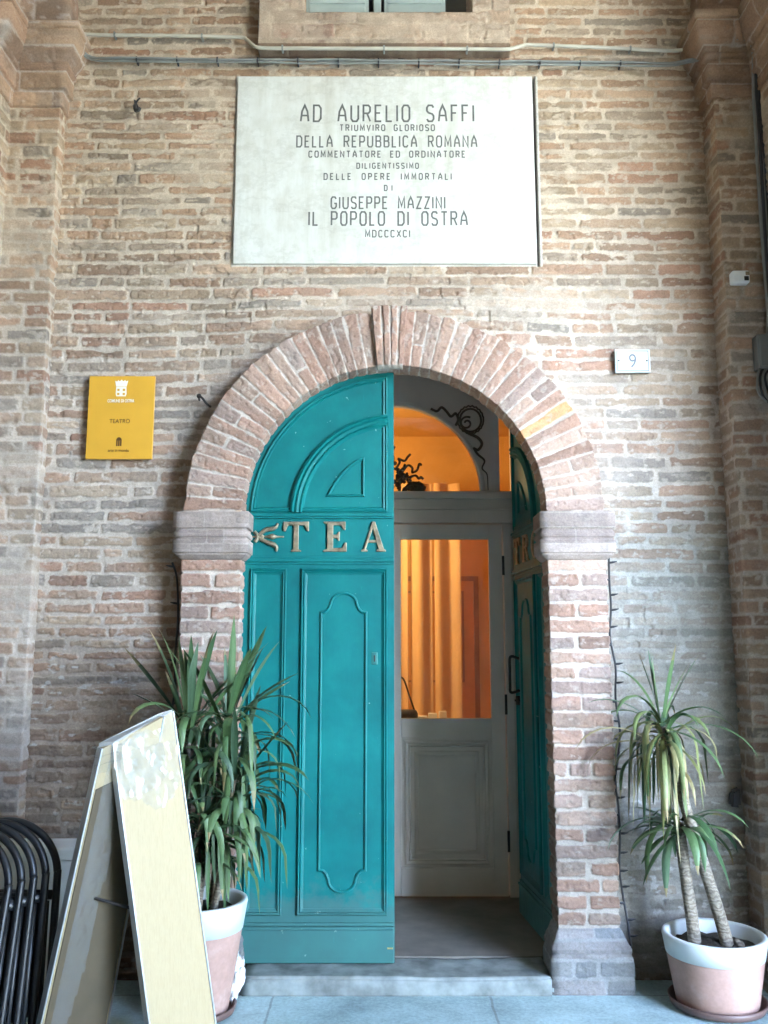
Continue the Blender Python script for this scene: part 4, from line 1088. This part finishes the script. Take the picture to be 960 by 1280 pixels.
solid(bm, [(1.655, .07, .79), (1.70, .05, .79), (1.72, .11, .79), (1.66, .11, .79), (1.665, .07, .865), (1.70, .055, .885), (1.72, .11, .885), (1.665, .11, .865)])
bmesh.ops.bevel(bm, geom=bm.edges[:], offset=.012, segments=2, affect='EDGES')
tag(obj('iron_bracket', bm, DARK_IRON), 'dark iron bracket low in the corner behind the right yucca', 'bracket')

# fairy lights
def fairy(pts, label, step=6):
    root = thing('string_lights', label, 'string lights', pts[-1], 0, 'string lights beside the door piers')
    p = catmull(pts, 10); bm = bmesh.new(); tube(bm, p, .0055, 8); obj('cable', bm, CABLE, root, True)
    rnd = random.Random(int(pts[0][0] * 100))
    for i in range(3, len(p) - 2, step):
        s_ = rnd.choice((-1, 1)); q_ = p[i]
        bm = bmesh.new(); tube(bm, [q_, q_ + Vector((s_ * .018, -.008, .002)), q_ + Vector((s_ * .036, -.012, .006))], [.006, .006, .002], 6); obj('bulb', bm, CABLE, root)
fairy([(1.108, .02, 2.0), (1.110, .035, 1.86), (1.118, .055, 1.74), (1.105, .045, 1.60), (1.125, .04, 1.45), (1.122, .05, 1.30), (1.135, .045, 1.15), (1.122, .05, 1.02), (1.105, .05, .92), (1.115, .05, .8), (1.118, .05, .66), (1.108, .045, .52), (1.12, .05, .40), (1.135, .04, .28), (1.142, .02, .17)], 'black fairy light cable along the right door pier')
fairy([(-1.045, .03, 1.96), (-1.025, .055, 1.88), (-1.012, .05, 1.7), (-1.02, .055, 1.5), (-1.015, .05, 1.35), (-1.03, .055, 1.2), (-1.04, .05, 1.0), (-1.02, .05, .8)], 'black fairy light cable along the left door pier', 14)

# ------------------------------------------------------------------ potted plants
def leaf_strip(bm, lay, base, az, el, L, wd, droop, colr, twist=0, n=9, clamp=None, tipdry=0, fold=0):
    p = Vector(base); e = el; rows = []
    side = Vector((-math.sin(az), math.cos(az), 0))
    for i in range(n + 1):
        t = i / n
        d = Vector((math.cos(az) * math.cos(e), math.sin(az) * math.cos(e), math.sin(e)))
        up = side.cross(d); 
        wv = wd * (.55 + .9 * t if t < .25 else .775 + .225 * math.sin((t - .25) / .25 * PI / 2) if t < .5 else 1 - ((t - .5) / .5) ** 2.2) * .5 + .0006
        tw = twist * t; sx = side * math.cos(tw) + up * math.sin(tw); un = -side * math.sin(tw) + up * math.cos(tw)
        q_ = clamp(p) if clamp else p
        rows.append([bm.verts.new(q_ - sx * wv + un * wv * .35), bm.verts.new(q_), bm.verts.new(q_ + sx * wv + un * wv * .35)])
        p = p + d * (L / n); e -= droop / n * ((.4 + 1.2 * t) if fold < .5 else (1.7 - 1.2 * t))
        e = max(e, -PI / 2 + .05)
    for i in range(n):
        for j in range(2):
            f = bm.faces.new((rows[i][j], rows[i][j + 1], rows[i + 1][j + 1], rows[i + 1][j])); f.smooth = True
            k = 1 + (.25 if j else 0)
            t = (i + .5) / n
            cc = Vector(colr) * k
            if tipdry and t > 1 - tipdry: cc = cc.lerp(Vector((.26, .19, .09)), min(1, (t - 1 + tipdry) / tipdry * 1.3))
            for lp in f.loops: lp[lay] = (*cc, 1)

def crown(name, root, c0, n, spec, seed, clamp=None):
    """spec(i, rnd) -> az, el, L, width, droop, colour, offset along the cane"""
    bm = bmesh.new(); lay = bm.loops.layers.float_color.new('Col'); rnd = random.Random(seed)
    for i in range(n):
        az, el, L, wd, dr, colr, dz = spec(i, rnd)
        leaf_strip(bm, lay, (c0[0] + .012 * math.cos(az), c0[1] + .012 * math.sin(az), c0[2] + dz), az, el, L, wd, dr, colr, rnd.uniform(-.7, .7), clamp=clamp, tipdry=rnd.choice((0, 0, 0, 0, .15, .3)), fold=rnd.random())
    return obj(name, bm, LEAF, root, recalc=False)

GREENS = [(.036, .076, .028), (.050, .098, .036), (.070, .122, .046), (.032, .066, .032), (.098, .150, .060), (.062, .108, .058)]
DRY = [(.30, .25, .12), (.24, .21, .09), (.16, .17, .06), (.35, .30, .17)]

def pot(root, c, R0, R1, H, band, zbase):
    bm = bmesh.new()
    lathe(bm, [(0, zbase), (R0 * .97, zbase), (R0, zbase + .01), (R0 + (R1 - R0) * .5, zbase + H * .5), (R0 + (R1 - R0) * ((H - band) / H), zbase + H - band)], c, 48)
    obj('pot_body', bm, TERRA, root, True)
    bm = bmesh.new(); rb = R0 + (R1 - R0) * ((H - band) / H); zt = zbase + H
    lathe(bm, [(rb - .002, zt - band - .001), (rb + .003, zt - band), (R1 + .002, zt - .012), (R1, zt - .003), (R1 - .006, zt), (R1 - .02, zt - .001), (R1 - .026, zt - .008), (R1 - .035, zt - .10), (R1 - .05, zt - .16)], c, 48)
    obj('glazed_band', bm, WHITE_CER, root, True)
    bm = bmesh.new(); rnd = random.Random(2); zs_ = zt - .055
    lathe(bm, [(0, zs_ + .015), (R1 * .3, zs_ + .012), (R1 * .6, zs_ + .006), (R1 - .034, zs_)], c, 36)
    for v in bm.verts: v.co.z += rnd.uniform(-.008, .008)
    obj('soil', bm, SOIL, root, True)
    bm = bmesh.new(); rs = R0 + .035
    lathe(bm, [(0, .004), (rs - .03, .004), (rs - .01, .012), (rs, .04), (rs - .008, .042), (rs - .018, .018), (rs - .04, .0135), (0, .0135)], c, 48)
    obj('saucer', bm, simple('dark_saucer', (.12, .07, .06), .5), root, True)

# left plant: bushy dracaena
cL = (-.80, -.27)
pL = thing('potted_dracaena', 'bushy dracaena in a tall terracotta pot with white rim, behind the sandwich board', 'potted plant', (cL[0], cL[1], 0))
pot(pL, cL, .135, .205, .455, .12, .014)
def clL(p):
    q = p.copy(); lim = -.06
    if q.y > lim: q.y = lim + (q.y - lim) * .12
    if q.y < -.46: q.y = -.46 + (q.y + .46) * .15
    return q
canes = [((-.76, -.25), (-.70, -.25, 1.22)), ((-.86, -.24), (-.87, -.26, 1.18)), ((-.74, -.31), (-.655, -.30, .98)), ((-.80, -.33), (-.79, -.33, .82))]
for (b, t) in canes:
    bm = bmesh.new(); tube(bm, catmull([(b[0], b[1], .39), ((b[0] * 2 + t[0]) / 3 + .01, b[1], .39 + (t[2] - .39) * .35), ((b[0] + 2 * t[0]) / 3 - .01, (b[1] + t[1]) / 2, .39 + (t[2] - .39) * .7), t], 6), [.017 - .0003 * i for i in range(19)], 10)
    obj('cane', bm, BARK, pL, True)
def specL(up, lmax):
    def f(i, rnd):
        az = i * 2.39996 + rnd.uniform(-.3, .3)
        if rnd.random() < up:
            return az, R(rnd.uniform(50, 88)), rnd.uniform(.32, lmax), rnd.uniform(.024, .036), rnd.uniform(.1, .7), rnd.choice(GREENS), rnd.uniform(-.05, .03)
        return az, R(rnd.uniform(0, 60)), rnd.uniform(.26, lmax - .03), rnd.uniform(.022, .036), rnd.uniform(1.2, 4.2), rnd.choice(GREENS), rnd.uniform(-.22, .02)
    return f
crown('foliage', pL, canes[0][1], 60, specL(.28, .50), 21, clL)
crown('foliage', pL, canes[1][1], 58, specL(.30, .50), 22, clL)
crown('foliage', pL, canes[2][1], 64, specL(.08, .46), 23, clL)
crown('foliage', pL, canes[3][1], 64, specL(.05, .46), 24, clL)

# right plant: two-stemmed yucca
cR = (1.452, -.19)
pR = thing('potted_yucca', 'leaning two-stemmed yucca with drooping leaves in a wide terracotta pot', 'potted plant', (cR[0], cR[1], 0))
pot(pR, cR, .172, .219, .292, .085, .014)
tA = catmull([(1.508, -.22, .21), (1.478, -.215, .36), (1.425, -.21, .56), (1.37, -.21, .76), (1.325, -.21, .93), (1.29, -.20, 1.08), (1.268, -.20, 1.19)], 5)
bm = bmesh.new(); tube(bm, tA, [.029 - .0003 * i for i in range(len(tA))], 14); obj('trunk', bm, BARK, pR, True)
tB = catmull([(1.375, -.17, .21), (1.368, -.165, .35), (1.352, -.16, .52), (1.338, -.16, .68), (1.33, -.16, .76)], 5)
bm = bmesh.new(); tube(bm, tB, [.029 - .0003 * i for i in range(len(tB))], 14); obj('trunk', bm, BARK, pR, True)
bm = bmesh.new()
for k, (dx, dz, r_) in enumerate(((.03, .0, .022), (.035, .035, .018), (.02, .05, .014), (.045, .012, .015))):
    bmesh.ops.create_icosphere(bm, subdivisions=2, radius=r_, matrix=Matrix.Translation((1.515 + dx, -.235, .232 + dz)))
obj('bark_knot', bm, BARK, pR, True)
def clR(p):
    q = p.copy(); lim = .06 if q.x < 1.68 else -.09
    if q.y > lim: q.y = lim + (q.y - lim) * .1
    return q
def specTop(i, rnd):
    az = rnd.uniform(0, 2 * PI)
    PALE = GREENS[1:] + [(.12, .155, .055), (.16, .18, .07)]
    if i < 6: return az, R(rnd.uniform(60, 86)), rnd.uniform(.28, .42), .021, rnd.uniform(0, .4), rnd.choice(PALE), .03
    if i < 26: return az, R(rnd.uniform(0, 65)), rnd.uniform(.28, .48), rnd.uniform(.018, .030), rnd.uniform(.8, 4.2), rnd.choice(PALE), rnd.uniform(-.06, .02)
    if i < 60: return az, R(rnd.uniform(-30, 50)), rnd.uniform(.26, .50), rnd.uniform(.016, .032), rnd.uniform(1.8, 5.0), rnd.choice(PALE + [(.18, .19, .08), (.20, .20, .09)] + DRY[:3]), rnd.uniform(-.14, .0)
    return az, R(rnd.uniform(-60, 30)), rnd.uniform(.18, .42), rnd.uniform(.010, .020), rnd.uniform(1.5, 5), rnd.choice(DRY), rnd.uniform(-.22, -.04)
crown('foliage', pR, (1.266, -.20, 1.20), 84, specTop, 31, clR)
def specLow(i, rnd):
    az = i * 2.39996 + rnd.uniform(-.25, .25)
    return az + rnd.uniform(-.5, .5), R(rnd.uniform(-15, 50)), rnd.uniform(.20, .42), rnd.uniform(.026, .040), rnd.uniform(.6, 3.0), rnd.choice(GREENS), rnd.uniform(-.06, .02)
crown('foliage', pR, (1.33, -.165, .77), 36, specLow, 33, clR)

# crumpled bag beside the left pot
bm = bmesh.new(); bmesh.ops.create_icosphere(bm, subdivisions=4, radius=1)
rnd = random.Random(4)
from mathutils import noise as mn
for v in bm.verts:
    d = v.co.normalized(); k = .72 + .5 * abs(mn.noise(d * 2.3 + Vector((3, 1, 2)))) + .35 * abs(mn.noise(d * 6))
    v.co = Vector((d.x * .04 * k, d.y * .06 * k, d.z * .105 * k))
    v.co += Vector((-.652 + .015 * d.z, -.18, .11))
lo = min(v.co.z for v in bm.verts)
for v in bm.verts: v.co.z += .003 - lo
tag(obj('plastic_bag', bm, BAG, None, True), 'crumpled white plastic bag on the paving beside the left pot', 'bag')

# ------------------------------------------------------------------ sandwich board
NF, FF, NB, FB = Vector((-.829, -.814, 0)), Vector((-.640, -.62, 0)), Vector((-1.305, -.814, 0)), Vector((-1.107, -.621, 0))
TN, TF = Vector((-1.030, -.85, 1.184)), Vector((-.8567, -.6567, 1.2910))
TNb, TFb = Vector((-1.085, -.85, 1.172)), Vector((-.8997, -.6915, 1.2757))
bd = thing('sandwich_board', 'pale wooden A-frame board partly wrapped in clear plastic', 'sign board', ((NF.x + NB.x) / 2, -.72, 0))
def panel(bn, bf, tn, tf, outx, name, label=None):
    nrm = (bf - bn).cross(tn - bn).normalized()
    if nrm.x * outx < 0: nrm = -nrm
    th_ = nrm * -.030
    e = (tn - bn) * .0
    bm = bmesh.new(); solid(bm, [bn, bf, bf + th_, bn + th_, tn, tf, tf + th_, tn + th_])
    for v in bm.verts:
        if v.co.z < .03: v.co.z = .004
    bmesh.ops.bevel(bm, geom=bm.edges[:], offset=.0015, segments=1, affect='EDGES')
    p = obj(name, bm, WOOD, bd, label=label)
    # aluminium trims along both long sides and the top
    for a, b in ((bn, tn), (bf, tf)):
        s_ = (bn - bf).normalized() * (1 if a is bn else -1)
        bm = bmesh.new(); o1 = nrm * .003; o2 = nrm * -.033
        q0, q1 = a + s_ * .0008, b + s_ * .0008
        solid(bm, [q0 + o1, q0 + s_ * .006 + o1, q0 + s_ * .006 + o2, q0 + o2, q1 + o1, q1 + s_ * .006 + o1, q1 + s_ * .006 + o2, q1 + o2])
        for v in bm.verts:
            if v.co.z < .03: v.co.z = .003
        obj('edge_trim', bm, ALU, p)
    return p, nrm
pf, nf = panel(NF, FF, TN, TF, 1, 'panel')
pb, nbk = panel(NB, FB, TNb, TFb, -1, 'panel')
# top strip bridging the panels
bm = bmesh.new(); u_ = Vector((0, 0, .006))
solid(bm, [TNb - u_ + Vector((.0, -.004, 0)), TN - u_ + Vector((0, -.004, 0)), TF - u_, TFb - u_, TNb + u_ + Vector((0, -.004, .004)), TN + u_ * .5 + Vector((0, -.004, 0)), TF + u_ * .5, TFb + u_])
for v in bm.verts: v.co.z += .004
obj('top_strip', bm, simple('grey_top_strip', (.30, .30, .29), .5), bd)
# stay bar
bm = bmesh.new(); a = NF.lerp(TN, .48) + (FF - NF) * .2; b = NB.lerp(TNb, .52) + (FB - NB) * .25
tube(bm, catmull([a + Vector((-.035, 0, 0)), a.lerp(b, .35) + Vector((0, 0, -.004)), a.lerp(b, .7) + Vector((0, 0, .004)), b + Vector((.035, 0, .0))], 4), .006, 8); obj('stay', bm, DARK_IRON, bd, True)
# plastic film: a wrinkled patch over the front panel and tape round the near top corner
def film_patch(name, quad, nu, nv, fn, lift, amp, parent):
    """quad = top-left, top-right, bottom-left, bottom-right of the panel face; the film follows that face"""
    a, b, c_, d = quad; bm = bmesh.new(); g_ = {}
    n_ = (b - a).cross(c_ - a).normalized()
    if n_.x < 0: n_ = -n_
    for i in range(nu + 1):
        for j in range(nv + 1):
            u__, v__ = i / nu * 1.03 - .015, j / nv
            if not fn(u__, v__): continue
            p = a.lerp(b, u__).lerp(c_.lerp(d, u__), v__)
            k = 1.4 * abs(mn.noise(Vector((u__ * 3.2 + v__ * 5, v__ * 12 - u__ * 2, 1.7)))) + .7 * abs(mn.noise(Vector((u__ * 9 - v__ * 12, v__ * 34, 3)))) - .5
            g_[i, j] = bm.verts.new(p + n_ * (lift + amp * k))
    for i in range(nu):
        for j in range(nv):
            ks = [(i, j), (i + 1, j), (i + 1, j + 1), (i, j + 1)]
            if all(k in g_ for k in ks): bm.faces.new([g_[k] for k in ks])
    return obj(name, bm, FILM, parent, True)
fq = (TN, TF, NF, FF)
film_patch('plastic_film', fq, 60, 200, lambda u, v: v > -.01 and v < .17 + .10 * (1 - abs(u - .62) / .62) + .006 * math.sin(u * 17) + .004 * math.sin(u * 41), .009, .006, bd)
film_patch('plastic_film', fq, 60, 200, lambda u, v: .03 + .05 * u < v < .15 + .045 * math.sin(u * 3 + .4) and u < .75, .016, .007, bd)
# dark sheets added on both inner faces, their colour standing in for shade
SHADE_BROWN = simple('inner_shade_brown', (.085, .062, .034), .7, var=.15, scale=6, bump=.1)
for q_, sg_ in (((NB, FB, TNb, TFb), 1), ((NF, FF, TN, TF), -1)):
    a, b, c_, d = q_; n_ = (b - a).cross(c_ - a).normalized()
    if n_.x * sg_ < 0: n_ = -n_
    lo_p = [a.lerp(c_, .01), b.lerp(d, .01)]; hi_p = [c_.lerp(a, .13), d.lerp(b, .13)]
    ins = lambda p, q: p.lerp(q, .03)
    l0, l1, h0, h1 = ins(lo_p[0], lo_p[1]), ins(lo_p[1], lo_p[0]), ins(hi_p[0], hi_p[1]), ins(hi_p[1], hi_p[0])
    o0, o1 = n_ * .0315, n_ * .0345
    bm = bmesh.new(); solid(bm, [l0 + o0, l1 + o0, l1 + o1, l0 + o1, h0 + o0, h1 + o0, h1 + o1, h0 + o1]); obj('inner_shade_sheet', bm, SHADE_BROWN, bd)
film_patch('plastic_film', tuple(p + Vector((.048, 0, 0)) for p in (TNb, TFb, NB, FB)), 30, 120, lambda u, v: u < .55 - .35 * v + .03 * math.sin(v * 11) and v < .93, .006, .004, bd)
bm = bmesh.new()
for k in range(3):
    z = .01 + .03 * k
    ring = [TNb + Vector((-.012, .01, -z)), TNb + Vector((-.008, -.016, -z - .01)), TN + Vector((.008, -.016, -z - .004)), TN + Vector((.03, .03, -z - .004)), TN + Vector((.10, .13, .02 - z))]
    pts = catmull(ring, 6); rows = []
    for p in pts: rows.append((bm.verts.new(p + Vector((0, -.001 * k, .014 + .004 * mn.noise(p * 40)))), bm.verts.new(p + Vector((.002 * k, -.001 * k, -.020 + .008 * mn.noise(p * 30))))))
    for r0, r1 in zip(rows[:-1], rows[1:]): bm.faces.new((r0[0], r1[0], r1[1], r0[1]))
obj('packing_tape', bm, FILM, bd, True)

# ------------------------------------------------------------------ stacked black chairs and the white box behind them
def chair(root):
    w_ = .21; H_ = .87; r_ = .0145
    hoop = [(-w_, 0, .004), (-w_, 0, .62)] + [(-w_ * math.cos(t), 0, .66 + (H_ - .66) * math.sin(t)) for t in np.linspace(.12, PI - .12, 12)] + [(w_, 0, .62), (w_, 0, .004)]
    bm = bmesh.new(); tube(bm, catmull(hoop, 4), r_, 10); obj('back_frame', bm, BLACK_PAINT, root, True)
    bm = bmesh.new(); tube(bm, [(-w_ + .01, -.012, .60), (w_ - .01, -.012, .60)], .018, 10); obj('cross_bar', bm, BLACK_PAINT, root, True)
    bm = bmesh.new()
    for i in range(7): box(bm, -.165 + i * .048, -.165 + i * .048 + .040, -.030, -.018, .17, .588, .003)
    box(bm, -.17, .17, -.0175, -.010, .30, .33); box(bm, -.17, .17, -.0175, -.010, .50, .53)
    obj('seat', bm, BLACK_PAINT, root)
    for s_ in (-1, 1):
        bm = bmesh.new(); tube(bm, [(s_ * .185, -.022, .58), (s_ * .188, -.026, .3), (s_ * .188, -.024, .004)], .010, 8); obj('leg', bm, BLACK_PAINT, root, True)
proto = None
spots = ['rearmost', 'second rearmost', 'middle', 'second nearest', 'nearest']
lab = ['rearmost black metal chair of the stack, its hoop tallest', 'black metal chair just in front of the rearmost one in the stack', 'middle black metal chair of the stack of five', 'black metal chair second from the front of the stack', 'foremost black metal chair of the stack at the left edge']
for i in range(5):
    loc = (-1.485 - .036 * i, -.72 - .068 * i, 0)
    if i == 0:
        r0 = thing('metal_chair', lab[0], 'chair', loc, 0, 'stacked black metal chairs', local=True); chair(r0); c_ = r0
    else:
        c_ = r0.copy(); COL.objects.link(c_); c_['label'] = lab[i]; c_.location = loc
        for ch in list(r0.children):
            d = ch.copy(); COL.objects.link(d); d.parent = c_
    c_.rotation_euler = (R(-3 - 3.2 * i), 0, R(-2))
wbx = thing('storage_box', 'white plastic box standing against the wall behind the black chairs', 'box', (-1.6, -.12, 0))
bm = bmesh.new(); box(bm, -1.92, -1.24, -.16, .02, .004, .60, .012); obj('body', bm, WHITE_PLASTIC, wbx)
bm = bmesh.new(); box(bm, -1.935, -1.225, -.175, .025, .601, .66, .012); obj('lid', bm, WHITE_PLASTIC, wbx)
